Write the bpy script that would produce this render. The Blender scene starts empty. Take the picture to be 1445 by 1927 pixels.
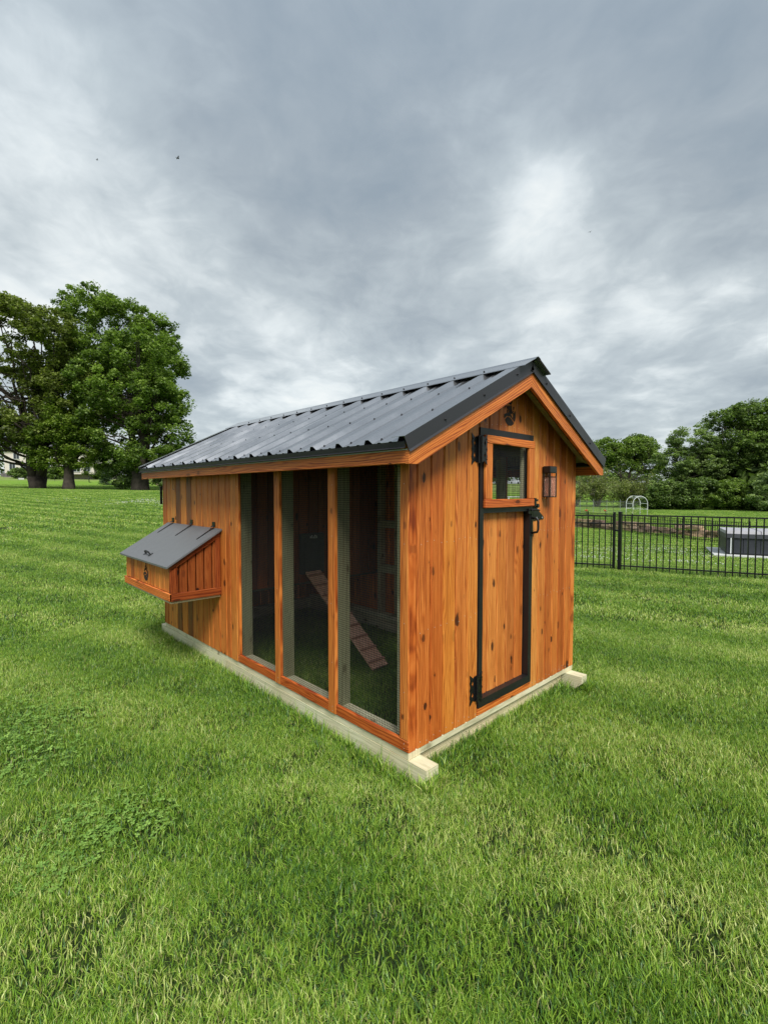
import bpy, bmesh, math, random
import numpy as np
from mathutils import Vector, Matrix
from mathutils.geometry import tessellate_polygon

random.seed(7)
rng = np.random.default_rng(7)
scene = bpy.context.scene
COL = scene.collection

# ------------------------------------------------------------------ camera
CAM = np.array([-1.7148, -1.6233, 1.4567])
YAW, PITCH, ROLL = 0.8095, -0.0409, 0.0005
fwd = np.array([math.cos(YAW) * math.cos(PITCH), math.sin(YAW) * math.cos(PITCH), math.sin(PITCH)])
rgt = np.cross(fwd, [0, 0, 1]); rgt /= np.linalg.norm(rgt)
upv = np.cross(rgt, fwd)
r2 = rgt * math.cos(ROLL) + upv * math.sin(ROLL)
u2 = -rgt * math.sin(ROLL) + upv * math.cos(ROLL)
cam_data = bpy.data.cameras.new("camera")
cam = bpy.data.objects.new("camera", cam_data)
COL.objects.link(cam)
m = Matrix.Identity(4)
for i in range(3):
    m[i][0], m[i][1], m[i][2], m[i][3] = r2[i], u2[i], -fwd[i], CAM[i]
cam.matrix_world = m
cam_data.sensor_fit = 'HORIZONTAL'
cam_data.sensor_width = 36
cam_data.lens = 902.7 * 36 / 1445
cam_data.clip_start = 0.05
cam_data.clip_end = 3000
scene.camera = cam

# ------------------------------------------------------------------ light
scene.view_settings.view_transform = 'Standard'
scene.view_settings.look = 'None'
scene.view_settings.gamma = 1
scene.view_settings.use_curve_mapping = False
scene.view_settings.exposure = 1.5
SUN_DIR = Vector((-0.30, -0.56, 0.77)).normalized()      # added from behind the camera to brighten the walls in view
SUN_EL = math.asin(SUN_DIR.z)
SUN_AZ = math.atan2(SUN_DIR.x, SUN_DIR.y)
sd = bpy.data.lights.new("sun", 'SUN')
sd.energy = 1.5
sd.angle = math.radians(22)
sd.color = (1.0, 0.97, 0.93)
sun = bpy.data.objects.new("sun", sd)
COL.objects.link(sun)
sun.rotation_euler = (-SUN_DIR).to_track_quat('-Z', 'Y').to_euler()
sun.location = (0, 0, 30)

world = bpy.data.worlds.new("World")
scene.world = world
world.use_nodes = True


class NT:
    """tiny helper for node trees"""
    def __init__(s, tree):
        s.t = tree; s.n = tree.nodes; s.l = tree.links
    def add(s, typ, **kw):
        n = s.n.new(typ)
        ins = kw.pop('ins', {})
        for k, v in kw.items():
            setattr(n, k, v)
        for k, v in ins.items():
            if isinstance(v, bpy.types.NodeSocket):
                s.l.new(v, n.inputs[k])
            else:
                n.inputs[k].default_value = v
        return n
    def math(s, op, a, b=None, clamp=False):
        n = s.add('ShaderNodeMath', operation=op, use_clamp=clamp)
        for i, v in enumerate((a, b)):
            if v is None: continue
            if isinstance(v, bpy.types.NodeSocket): s.l.new(v, n.inputs[i])
            else: n.inputs[i].default_value = v
        return n.outputs[0]
    def vmath(s, op, a, b=None):
        n = s.add('ShaderNodeVectorMath', operation=op)
        for i, v in enumerate((a, b)):
            if v is None: continue
            if isinstance(v, bpy.types.NodeSocket): s.l.new(v, n.inputs[i])
            else: n.inputs[i].default_value = v
        return n
    def ramp(s, fac, stops, interp='LINEAR'):
        n = s.add('ShaderNodeValToRGB')
        n.color_ramp.interpolation = interp
        e = n.color_ramp.elements
        while len(e) < len(stops): e.new(0.5)
        for k, (p, c) in enumerate(stops):
            e[k].position = p
            e[k].color = (c, c, c, 1) if isinstance(c, (int, float)) else (c[0], c[1], c[2], 1)
        s.l.new(fac, n.inputs[0])
        return n.outputs[0]
    def noise(s, vec, scale, detail=4, rough=0.5, dist=0.0):
        n = s.add('ShaderNodeTexNoise', ins={'Scale': scale, 'Detail': detail, 'Roughness': rough, 'Distortion': dist})
        s.l.new(vec, n.inputs['Vector'])
        return n.outputs[0]
    def mapr(s, v, a, b, c, d, smooth=False):
        n = s.add('ShaderNodeMapRange')
        if smooth: n.interpolation_type = 'SMOOTHSTEP'
        s.l.new(v, n.inputs[0])
        for i, x in enumerate((a, b, c, d)): n.inputs[i + 1].default_value = x
        return n.outputs[0]
    def mix(s, f, a, b, typ='MIX'):
        n = s.add('ShaderNodeMix', data_type='RGBA', blend_type=typ)
        for i, v in ((0, f), (6, a), (7, b)):
            if isinstance(v, bpy.types.NodeSocket): s.l.new(v, n.inputs[i])
            elif i == 0: n.inputs[0].default_value = v
            else: n.inputs[i].default_value = (v[0], v[1], v[2], 1)
        return n.outputs[2]


# cloud banks: tangents right / up of the view axis, brightness, narrowness
SKY_BANKS = [(-.63, .93, .085, 34), (-.72, .68, .05, 60), (-.30, 1.0, -.045, 40), (-.22, .60, -.055, 22), (-.02, .86, -.05, 60), (-.48, .58, .03, 60),
             (.31, .63, .075, 110), (.40, .84, .065, 90), (.18, .54, .05, 90), (.70, .90, -.075, 22), (.66, .56, -.03, 40), (.74, .40, .055, 80),
             (-.05, .36, .035, 60), (-.15, .25, .04, 90), (-.76, .42, .035, 60), (.45, .30, .035, 70), (-.45, .36, -.03, 50), (.30, .42, -.02, 60)]


def build_sky():
    t = NT(world.node_tree)
    for n in list(t.n): t.n.remove(n)
    geo = t.add('ShaderNodeNewGeometry')
    d = t.vmath('SCALE', geo.outputs['Incoming']); d.inputs[3].default_value = -1.0
    d = d.outputs[0]
    # frame of the cloud layer: x across, y along the streets of cloud, z up
    lx, ly = -math.sin(YAW + 0.06), math.cos(YAW + 0.06)
    dx = t.vmath('DOT_PRODUCT', d, (math.cos(YAW - math.pi / 2 + 0.06), math.sin(YAW - math.pi / 2 + 0.06), 0)).outputs['Value']
    dy = t.vmath('DOT_PRODUCT', d, (math.cos(YAW + 0.06), math.sin(YAW + 0.06), 0)).outputs['Value']
    dz = t.vmath('DOT_PRODUCT', d, (0, 0, 1)).outputs['Value']
    zc = t.math('ADD', t.math('MAXIMUM', dz, 0.0), 0.20)
    px = t.math('DIVIDE', dx, zc)
    py = t.math('DIVIDE', dy, zc)
    P = t.add('ShaderNodeCombineXYZ')
    t.l.new(px, P.inputs[0]); t.l.new(t.math('MULTIPLY', py, 0.58), P.inputs[1])
    P.inputs[2].default_value = 3.7
    def warped(scale_y, seed, amt, wscale):
        Q = t.add('ShaderNodeCombineXYZ')
        t.l.new(px, Q.inputs[0]); t.l.new(t.math('MULTIPLY', py, scale_y), Q.inputs[1])
        Q.inputs[2].default_value = seed
        wn = t.add('ShaderNodeTexNoise', ins={'Scale': wscale, 'Detail': 3.0, 'Roughness': 0.5})
        t.l.new(Q.outputs[0], wn.inputs['Vector'])
        off = t.vmath('SUBTRACT', wn.outputs['Color'], (.5, .5, .5))
        sc_ = t.vmath('SCALE', off.outputs[0]); sc_.inputs[3].default_value = amt
        return t.vmath('ADD', Q.outputs[0], sc_.outputs[0]).outputs[0]
    big = t.noise(warped(0.62, 3.7, 0.9, 0.9), 0.85, 3, 0.5)
    mid = t.noise(warped(0.70, 5.2, 0.7, 1.6), 2.1, 5, 0.52)
    fine = t.noise(warped(0.95, 9.1, 0.35, 3.0), 4.6, 7, 0.58)
    v = t.math('ADD', t.math('MULTIPLY', big, 0.30), t.math('MULTIPLY', mid, 0.40))
    v = t.math('ADD', v, t.math('MULTIPLY', fine, 0.24))
    v = t.math('ADD', v, 0.045)
    # banks of thicker and thinner cloud, the thinnest where the sun hides behind it
    Q = t.add('ShaderNodeCombineXYZ')
    t.l.new(px, Q.inputs[0]); t.l.new(py, Q.inputs[1]); Q.inputs[2].default_value = 1.5
    wn = t.add('ShaderNodeTexNoise', ins={'Scale': 1.3, 'Detail': 5.0, 'Roughness': 0.55})
    t.l.new(Q.outputs[0], wn.inputs['Vector'])
    off = t.vmath('SCALE', t.vmath('SUBTRACT', wn.outputs['Color'], (.5, .5, .5)).outputs[0]); off.inputs[3].default_value = 0.42
    dw = t.vmath('NORMALIZE', t.vmath('ADD', d, off.outputs[0]).outputs[0]).outputs[0]
    f3, r3, u3 = Vector(fwd), Vector(r2), Vector(u2)
    for (ax_, ay_, amt, pw) in SKY_BANKS:
        bd = (f3 + r3 * ax_ + u3 * ay_).normalized()
        dot = t.vmath('DOT_PRODUCT', dw, tuple(bd)).outputs['Value']
        v = t.math('ADD', v, t.math('MULTIPLY', t.math('POWER', t.math('MAXIMUM', dot, 0.0), pw), amt))
    bs = Vector((0.756, 0.431, 0.492)).normalized()
    dot = t.vmath('DOT_PRODUCT', d, tuple(bs)).outputs['Value']
    v = t.math('ADD', v, t.math('MULTIPLY', t.math('POWER', t.math('MAXIMUM', dot, 0.0), 420.0), 0.09))
    low = t.mapr(dz, 0.0, 0.45, 1.0, 0.0, True)
    v = t.math('ADD', v, t.math('MULTIPLY', low, 0.030))
    col = t.ramp(v, [(0.38, (0.285, 0.340, 0.385)), (0.46, (0.355, 0.405, 0.440)), (0.545, (0.48, 0.535, 0.560)),
                     (0.63, (0.70, 0.75, 0.76)), (0.76, (1.0, 1.0, 0.95))])
    zen = t.mapr(dz, 0.35, 0.9, 0.0, 0.5, True)
    col = t.mix(zen, col, t.mix(1.0, col, (0.86, 0.96, 1.10), 'MULTIPLY'))
    sky = t.add('ShaderNodeTexSky', sky_type='NISHITA', sun_disc=False, sun_elevation=SUN_EL, sun_rotation=SUN_AZ)
    b1 = t.add('ShaderNodeBackground', ins={'Color': sky.outputs[0], 'Strength': 0.08})
    b2 = t.add('ShaderNodeBackground', ins={'Color': col, 'Strength': 0.40})
    mx = t.add('ShaderNodeMixShader', ins={0: 0.95})
    t.l.new(b1.outputs[0], mx.inputs[1]); t.l.new(b2.outputs[0], mx.inputs[2])
    out = t.add('ShaderNodeOutputWorld')
    t.l.new(mx.outputs[0], out.inputs[0])


build_sky()


# ------------------------------------------------------------------ materials
def new_mat(name):
    mt = bpy.data.materials.new(name)
    mt.use_nodes = True
    t = NT(mt.node_tree)
    bs = t.n['Principled BSDF']
    return mt, t, bs


def wood_mat(name, light, mid, dark, knot, rough=0.5, knots=0.62, line=0.5, bump=0.12, spec=0.35):
    mt, t, bs = new_mat(name)
    g = t.add('ShaderNodeAttribute', attribute_name='g').outputs['Vector']
    sep = t.add('ShaderNodeSeparateXYZ', ins={0: g})
    u, v, w = sep.outputs
    # knots
    warp = t.noise(g, 14.0, 2)
    kv = t.add('ShaderNodeCombineXYZ', ins={0: t.math('MULTIPLY', u, 5.0), 1: t.math('MULTIPLY', v, 11.0), 2: 0.0})
    vor = t.add('ShaderNodeTexVoronoi', voronoi_dimensions='2D', ins={'Scale': 1.0, 'Randomness': 1.0})
    t.l.new(kv.outputs[0], vor.inputs['Vector'])
    vsep = t.add('ShaderNodeSeparateColor', ins={0: vor.outputs['Color']})
    on = t.mapr(vsep.outputs[0], knots - .12, knots + .22, 0.0, 1.0)
    rad = t.math('ADD', t.math('MULTIPLY', t.math('POWER', vsep.outputs[1], 2.0), 0.13), 0.045)
    dn = t.math('ADD', vor.outputs['Distance'], t.math('MULTIPLY', t.math('SUBTRACT', warp, 0.5), 0.38))
    kd = t.math('DIVIDE', dn, rad)
    core = t.math('MULTIPLY', t.mapr(kd, 0.75, 1.1, 1.0, 0.0, True), on)
    halo = t.math('MULTIPLY', t.mapr(kd, 0.9, 2.6, 1.0, 0.0, True), on)
    # grain bends round knots
    vb = t.math('ADD', v, t.math('MULTIPLY', halo, 0.006))
    lowf = t.noise(t.add('ShaderNodeCombineXYZ', ins={0: t.math('MULTIPLY', u, 1.3), 1: t.math('MULTIPLY', vb, 9.0), 2: w}).outputs[0], 1.0, 3, 0.5, 0.4)
    rings = t.math('SINE', t.math('MULTIPLY', t.math('ADD', t.math('MULTIPLY', lowf, 3.0), t.math('MULTIPLY', vb, 30.0)), 16.0))
    rings = t.mapr(rings, -1.0, 1.0, 0.0, 1.0)
    fine = t.noise(t.add('ShaderNodeCombineXYZ', ins={0: t.math('MULTIPLY', u, 6.0), 1: t.math('MULTIPLY', vb, 420.0), 2: t.math('MULTIPLY', w, 60.0)}).outputs[0], 1.0, 5, 0.6)
    broad = t.noise(t.add('ShaderNodeCombineXYZ', ins={0: t.math('MULTIPLY', u, 1.5), 1: t.math('MULTIPLY', vb, 30.0), 2: t.math('MULTIPLY', w, 4.0)}).outputs[0], 1.0, 4, 0.6, 0.3)
    f = t.math('ADD', t.math('ADD', t.math('MULTIPLY', broad, 0.55), 0.22), t.math('MULTIPLY', t.math('SUBTRACT', fine, 0.5), 0.85))
    f = t.math('ADD', f, t.math('MULTIPLY', t.math('SUBTRACT', rings, 0.5), 0.16 * line * 2))
    col = t.ramp(f, [(0.26, dark), (0.47, mid), (0.70, light)])
    blot = t.noise(g, 3.0, 3)
    stk = t.noise(t.add('ShaderNodeCombineXYZ', ins={0: t.math('MULTIPLY', u, 2.2), 1: t.math('MULTIPLY', vb, 150.0), 2: t.math('MULTIPLY', w, 20.0)}).outputs[0], 1.0, 3, 0.6)
    col = t.mix(t.mapr(stk, 0.57, 0.70, 0.0, 0.42), col, t.mix(1.0, col, (0.45, 0.32, 0.25), 'MULTIPLY'))
    col = t.mix(t.mapr(blot, 0.35, 0.7, 0.0, 0.42), col, t.mix(1.0, col, (0.85, 0.66, 0.55), 'MULTIPLY'))
    col = t.mix(t.math('MULTIPLY', halo, 0.38), col, t.mix(1.0, col, (0.5, 0.36, 0.3), 'MULTIPLY'))
    col = t.mix(t.math('MULTIPLY', core, 0.9), col, knot)
    oi = t.add('ShaderNodeObjectInfo')
    col = t.mix(1.0, col, oi.outputs['Color'], 'MULTIPLY')
    t.l.new(col, bs.inputs['Base Color'])
    t.l.new(t.mapr(fine, 0.3, 0.7, rough - 0.08, rough + 0.12), bs.inputs['Roughness'])
    bs.inputs['Specular IOR Level'].default_value = spec
    bp = t.add('ShaderNodeBump', ins={'Strength': 0.35, 'Distance': bump * 0.01, 'Height': t.math('SUBTRACT', f, core)})
    t.l.new(bp.outputs[0], bs.inputs['Normal'])
    return mt


def flat_mat(name, col, rough=0.5, metal=0.0, var=0.1, scale=6.0, bump=0.0, spec=0.5, bscale=60.0):
    mt, t, bs = new_mat(name)
    tc = t.add('ShaderNodeTexCoord').outputs['Object']
    n = t.noise(tc, scale, 5, 0.6)
    c = t.mix(t.mapr(n, 0.3, 0.7, 0.0, 1.0), tuple(x * (1 - var) for x in col), tuple(x * (1 + var) for x in col))
    c = t.mix(1.0, c, t.add('ShaderNodeObjectInfo').outputs['Color'], 'MULTIPLY')
    t.l.new(c, bs.inputs['Base Color'])
    t.l.new(t.mapr(n, 0.3, 0.7, max(0.02, rough - 0.07), rough + 0.07), bs.inputs['Roughness'])
    bs.inputs['Metallic'].default_value = metal
    bs.inputs['Specular IOR Level'].default_value = spec
    if bump:
        b = t.add('ShaderNodeBump', ins={'Strength': 0.6, 'Distance': bump, 'Height': t.noise(tc, bscale, 4)})
        t.l.new(b.outputs[0], bs.inputs['Normal'])
    return mt


M = {}
M['cedar'] = wood_mat('stained_cedar', (0.76, 0.31, 0.070), (0.57, 0.180, 0.031), (0.23, 0.050, 0.010), (0.035, 0.011, 0.006), 0.48)
M['trim'] = wood_mat('stained_trim', (0.74, 0.27, 0.058), (0.56, 0.160, 0.028), (0.26, 0.055, 0.011), (0.05, 0.014, 0.007), 0.48, knots=0.80, line=1.0)
M['pine'] = wood_mat('treated_pine', (0.78, 0.75, 0.53), (0.66, 0.64, 0.43), (0.46, 0.47, 0.29), (0.14, 0.11, 0.05), 0.65, knots=0.85, line=0.6)
M['ramp'] = wood_mat('ramp_cedar', (0.80, 0.52, 0.38), (0.70, 0.42, 0.29), (0.52, 0.28, 0.18), (0.1, 0.04, 0.02), 0.6, knots=0.9)
M['deck'] = wood_mat('roof_sheathing', (0.30, 0.30, 0.19), (0.24, 0.23, 0.14), (0.16, 0.15, 0.09), (0.08, 0.06, 0.03), 0.8, knots=0.9)
M['roof'] = flat_mat('charcoal_roof_metal', (0.40, 0.408, 0.425), 0.23, 0.88, 0.08, 3.0, 0.0, 0.5)
M['black'] = flat_mat('black_paint', (0.012, 0.012, 0.013), 0.42, 0.0, 0.1, 8.0, 0.0005, 0.45)
M['hardware'] = flat_mat('black_hardware', (0.010, 0.010, 0.011), 0.35, 0.2, 0.15, 20.0, 0.0004)
M['wire'] = flat_mat('wire_mesh', (0.016, 0.016, 0.016), 0.6, 0.0, 0.1, 6.0, 0.0, 0.2)
M['poly'] = flat_mat('grey_poly_lid', (0.135, 0.14, 0.145), 0.42, 0.0, 0.05, 12.0, 0.0003, 0.5, 300.0)
M['screw'] = flat_mat('screw_steel', (0.05, 0.05, 0.055), 0.35, 0.6, 0.1)
M['brand'] = flat_mat('burnt_wood', (0.018, 0.009, 0.007), 0.7, 0, 0.2)
M['brass'] = flat_mat('brass_wire', (0.30, 0.15, 0.05), 0.4, 0.7, 0.1)
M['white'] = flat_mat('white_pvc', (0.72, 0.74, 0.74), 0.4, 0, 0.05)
M['fence'] = flat_mat('fence_black', (0.008, 0.008, 0.009), 0.33, 0.1, 0.1, 8.0, 0.0, 0.5)


def glass_mat():
    mt, t, bs = new_mat('lantern_glass')
    bs.inputs['Base Color'].default_value = (0.62, 0.46, 0.40, 1)
    bs.inputs['Roughness'].default_value = 0.15
    bs.inputs['Transmission Weight'].default_value = 0.8
    bs.inputs['IOR'].default_value = 1.08
    return mt


M['glass'] = glass_mat()


# ------------------------------------------------------------------ mesh helpers
class MB:
    def __init__(s):
        s.v = []; s.f = []
    def add(s, vs, fs):
        o = len(s.v)
        s.v += [tuple(map(float, p)) for p in vs]
        s.f += [tuple(i + o for i in f) for f in fs]
        return s
    def box(s, lo, hi):
        x0, y0, z0 = lo; x1, y1, z1 = hi
        return s.add([(x0, y0, z0), (x1, y0, z0), (x1, y1, z0), (x0, y1, z0), (x0, y0, z1), (x1, y0, z1), (x1, y1, z1), (x0, y1, z1)],
                     [(0, 3, 2, 1), (4, 5, 6, 7), (0, 1, 5, 4), (1, 2, 6, 5), (2, 3, 7, 6), (3, 0, 4, 7)])
    def bbox(s, lo, hi, c=0.003):
        """box with chamfered long edges (all 12 edges chamfered)"""
        bm = bmesh.new()
        bmesh.ops.create_cube(bm, size=1.0)
        for v in bm.verts:
            v.co = Vector([(lo[i] + hi[i]) / 2 + v.co[i] * (hi[i] - lo[i]) for i in range(3)])
        bmesh.ops.bevel(bm, geom=list(bm.edges), offset=c, segments=1, affect='EDGES')
        bm.verts.index_update()
        s.add([v.co[:] for v in bm.verts], [[v.index for v in f.verts] for f in bm.faces])
        bm.free()
        return s
    def sweep(s, prof, a, b, close=True):
        """prof: list of 3-D points at end a -> translated to b (list of points at b)"""
        n = len(prof)
        vs = [tuple(p) for p in a] + [tuple(p) for p in b]
        fs = [(i, (i + 1) % n, n + (i + 1) % n, n + i) for i in range(n)]
        if close:
            fs += [tuple(range(n - 1, -1, -1)), tuple(range(n, 2 * n))]
        return s.add(vs, fs)
    def prism(s, loops, org, ax, ay, an, t):
        """2-D polygon (first loop) with holes (others), extruded from 0 to t along an"""
        org, ax, ay, an = map(np.array, (org, ax, ay, an))
        tess = tessellate_polygon([[Vector((p[0], p[1], 0)) for p in lp] for lp in loops])
        flat = [p for lp in loops for p in lp]
        n = len(flat)
        P0 = [org + ax * p[0] + ay * p[1] for p in flat]
        P1 = [p + an * t for p in P0]
        fs = [tuple(f) for f in tess] + [tuple(i + n for i in reversed(f)) for f in tess]
        k = 0
        for lp in loops:
            L = len(lp)
            for i in range(L):
                a, b = k + i, k + (i + 1) % L
                fs.append((a, b, b + n, a + n))
            k += L
        return s.add(P0 + P1, fs)
    def tube(s, pts, rad, n=6, cap=True):
        pts = [np.array(p, float) for p in pts]
        if not hasattr(rad, '__len__'): rad = [rad] * len(pts)
        vs = []; fs = []
        prev = None
        for i, p in enumerate(pts):
            d = pts[min(i + 1, len(pts) - 1)] - pts[max(i - 1, 0)]
            d /= (np.linalg.norm(d) + 1e-9)
            if prev is None:
                a = np.cross(d, [0, 0, 1]) if abs(d[2]) < 0.9 else np.cross(d, [1, 0, 0])
            else:
                a = prev - d * (prev @ d)
            a /= (np.linalg.norm(a) + 1e-9); prev = a
            b = np.cross(d, a)
            for k in range(n):
                th = 2 * math.pi * k / n
                vs.append(p + rad[i] * (a * math.cos(th) + b * math.sin(th)))
        for i in range(len(pts) - 1):
            for k in range(n):
                k2 = (k + 1) % n
                fs.append((i * n + k, i * n + k2, (i + 1) * n + k2, (i + 1) * n + k))
        if cap:
            fs.append(tuple(range(n - 1, -1, -1)))
            fs.append(tuple(range((len(pts) - 1) * n, len(pts) * n)))
        return s.add(vs, fs)
    def cyl(s, c, ax, r, h, n=8):
        c = np.array(c, float); ax = np.array(ax, float); ax /= np.linalg.norm(ax)
        return s.tube([c, c + ax * h], r, n)
    def ball(s, c, r, seg=8, rings=5, sc=(1, 1, 1)):
        bm = bmesh.new()
        bmesh.ops.create_uvsphere(bm, u_segments=seg, v_segments=rings, radius=r)
        bm.verts.index_update()
        s.add([(v.co.x * sc[0] + c[0], v.co.y * sc[1] + c[1], v.co.z * sc[2] + c[2]) for v in bm.verts], [[v.index for v in f.verts] for f in bm.faces])
        bm.free()
        return s
    def build(s, name, mat, parent=None, grain=None, color=None, smooth=False, kind=None, org=(0, 0, 0)):
        me = bpy.data.meshes.new(name)
        v = np.array(s.v, float)
        o = np.array(org, float)
        me.from_pydata((v - o).tolist(), [], s.f)
        bm = bmesh.new(); bm.from_mesh(me)
        bmesh.ops.recalc_face_normals(bm, faces=bm.faces)
        bm.to_mesh(me); bm.free()
        me.materials.append(mat)
        if grain is not None:
            U = np.array(grain, float); U /= np.linalg.norm(U)
            n = [0, 0, 1] if abs(U[2]) < 0.7 else [1, 0, 0]
            V = np.cross(U, n); V /= np.linalg.norm(V)
            Wv = np.cross(U, V)
            # widest cross direction becomes v
            if np.ptp(v @ Wv) > np.ptp(v @ V): V, Wv = Wv, V
            off = np.array([random.uniform(0, 90), random.uniform(0, 90), random.uniform(0, 90)])
            vv = np.array([p.co[:] for p in me.vertices]) + o
            g = np.stack([vv @ U, vv @ V, vv @ Wv], 1) + off
            at = me.attributes.new('g', 'FLOAT_VECTOR', 'POINT')
            at.data.foreach_set('vector', g.astype(np.float32).ravel())
        if smooth:
            for p in me.polygons: p.use_smooth = True
        ob = bpy.data.objects.new(name, me)
        ob.location = org
        COL.objects.link(ob)
        if parent is not None: put_under(ob, parent)
        if color is not None: ob.color = (color[0], color[1], color[2], 1)
        if kind: ob['kind'] = kind
        return ob


def world_loc(o):
    p = Vector(o.location)
    while o.parent is not None:
        o = o.parent; p = p + Vector(o.location)
    return p


def put_under(ob, parent):
    """parents keep identity rotation, so only offsets have to be removed"""
    ob.location = Vector(ob.location) - world_loc(parent)
    ob.parent = parent


def tag(o, label=None, cat=None, group=None, kind=None):
    if label: o['label'] = label
    if cat: o['category'] = cat
    if group: o['group'] = group
    if kind: o['kind'] = kind
    return o


def empty(name, loc, label, cat, group=None):
    o = bpy.data.objects.new(name, None)
    o.empty_display_size = 0.2
    o.location = loc
    COL.objects.link(o)
    return tag(o, label, cat, group)


def copy_tree(o, loc=None, parent=None):
    c = o.copy(); COL.objects.link(c)
    if parent is not None: c.parent = parent
    if loc is not None: c.location = loc
    for ch in list(o.children): copy_tree(ch, None, c)
    return c


def raw_mesh(name, verts, quads=None, tris=None, mat=None, attrs=None, smooth=False):
    """fast mesh from numpy arrays"""
    me = bpy.data.meshes.new(name)
    verts = np.asarray(verts, np.float32)
    loops = []; sizes = []
    if quads is not None and len(quads):
        loops.append(np.asarray(quads, np.int32).ravel()); sizes.append(np.full(len(quads), 4, np.int32))
    if tris is not None and len(tris):
        loops.append(np.asarray(tris, np.int32).ravel()); sizes.append(np.full(len(tris), 3, np.int32))
    loops = np.concatenate(loops); sizes = np.concatenate(sizes)
    me.vertices.add(len(verts)); me.vertices.foreach_set('co', verts.ravel())
    me.loops.add(len(loops)); me.loops.foreach_set('vertex_index', loops)
    me.polygons.add(len(sizes))
    st = np.concatenate([[0], np.cumsum(sizes)[:-1]]).astype(np.int32)
    me.polygons.foreach_set('loop_start', st)
    me.polygons.foreach_set('loop_total', sizes)
    if smooth: me.polygons.foreach_set('use_smooth', np.ones(len(sizes), bool))
    for k, a in (attrs or {}).items():
        a = np.asarray(a, np.float32)
        at = me.attributes.new(k, 'FLOAT' if a.ndim == 1 else 'FLOAT_VECTOR', 'POINT')
        at.data.foreach_set('value' if a.ndim == 1 else 'vector', a.ravel())
    me.update(calc_edges=True)
    if mat: me.materials.append(mat)
    return me


# ------------------------------------------------------------------ terrain
FH = np.array([math.cos(YAW), math.sin(YAW)])           # horizontal view axis, used as the site grid
RH = np.array([math.sin(YAW), -math.cos(YAW)])


def site(lat, dep):
    """site grid (metres right of / beyond the standpoint) -> world x, y"""
    p = CAM[:2] + RH * lat + FH * dep
    return float(p[0]), float(p[1])


_d = np.linspace(0, 700, 2801)
def _curve(pts):
    x, y = zip(*pts)
    h = np.interp(_d, x, y)
    k = np.ones(13) / 13
    hp = np.pad(h, 6, mode='edge')
    return np.convolve(hp, k, 'valid')
_hL = _curve([(0, 0), (9, 0), (40, 1.5), (65, 2.08), (105, 3.3), (170, 6.1), (400, 9), (700, 9)])
_hR = _curve([(0, 0), (10.6, 0), (22, -1.0), (34, -.95), (65, -.95), (95, -.45), (133, 2.4), (220, 5), (450, 9), (700, 9)])
_hR[_d < 10.0] = 0; _hL[_d < 8.0] = 0
WALL_A = np.array([12.6, 33.5]); WALL_B = np.array([18.1, 24.0])     # retaining wall line in site coords
_wd = (WALL_B - WALL_A) / np.linalg.norm(WALL_B - WALL_A)
_wn = np.array([-_wd[1], _wd[0]])
if _wn @ np.array([0, 1]) < 0: _wn = -_wn


def sstep(x, a, b):
    t = np.clip((x - a) / (b - a), 0, 1)
    return t * t * (3 - 2 * t)


def height(x, y):
    x = np.asarray(x, float); y = np.asarray(y, float)
    dx, dy = x - CAM[0], y - CAM[1]
    lat = dx * RH[0] + dy * RH[1]; dep = dx * FH[0] + dy * FH[1]
    r = np.hypot(lat, dep)
    az = np.degrees(np.arctan2(lat, dep))
    w = sstep(az, -6, 16)
    w = w * (1 - sstep(az, 95, 150))
    hl = np.interp(r, _d, _hL) * (1 - sstep(-az, 80, 140))
    hr = np.interp(r, _d, _hR)
    sdist = (lat - WALL_A[0]) * _wn[0] + (dep - WALL_A[1]) * _wn[1]
    hr = hr + 0.36 * sstep(sdist, 0.1, 0.7) * sstep(r, 14, 24)
    und = 0.05 * np.sin(x * 0.21 + 1.3) * np.sin(y * 0.17) * sstep(r, 9, 25)
    return hl * (1 - w) + hr * w + und


def hgt(x, y):
    return float(height(x, y))


GREEN_A = (0.062, 0.135, 0.018)


def grass_col(t, pos, rnd=None):
    """patchy lawn colour: mowing bands, damp and dry patches"""
    n1 = t.noise(pos, 0.35, 4, 0.55)
    n2 = t.noise(pos, 1.9, 4, 0.6)
    sp = t.add('ShaderNodeSeparateXYZ', ins={0: pos})
    band = t.math('ADD', t.math('MULTIPLY', sp.outputs[0], math.cos(0.35)), t.math('MULTIPLY', sp.outputs[1], math.sin(0.35)))
    band = t.math('SINE', t.math('ADD', t.math('MULTIPLY', band, 2 * math.pi / 1.1), t.math('MULTIPLY', n1, 5.0)))
    f = t.math('ADD', t.math('ADD', t.math('MULTIPLY', n1, 0.62), 0.09), t.math('MULTIPLY', n2, 0.45))
    f = t.math('ADD', f, t.math('MULTIPLY', band, 0.11))
    if rnd is not None:
        f = t.math('ADD', f, t.math('MULTIPLY', t.math('SUBTRACT', rnd, 0.5), 0.72))
    return t.ramp(f, [(0.24, (0.046, 0.122, 0.013)), (0.58, (0.182, 0.345, 0.030)), (0.88, (0.36, 0.505, 0.068)), (1.08, (0.60, 0.65, 0.22))])


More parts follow.
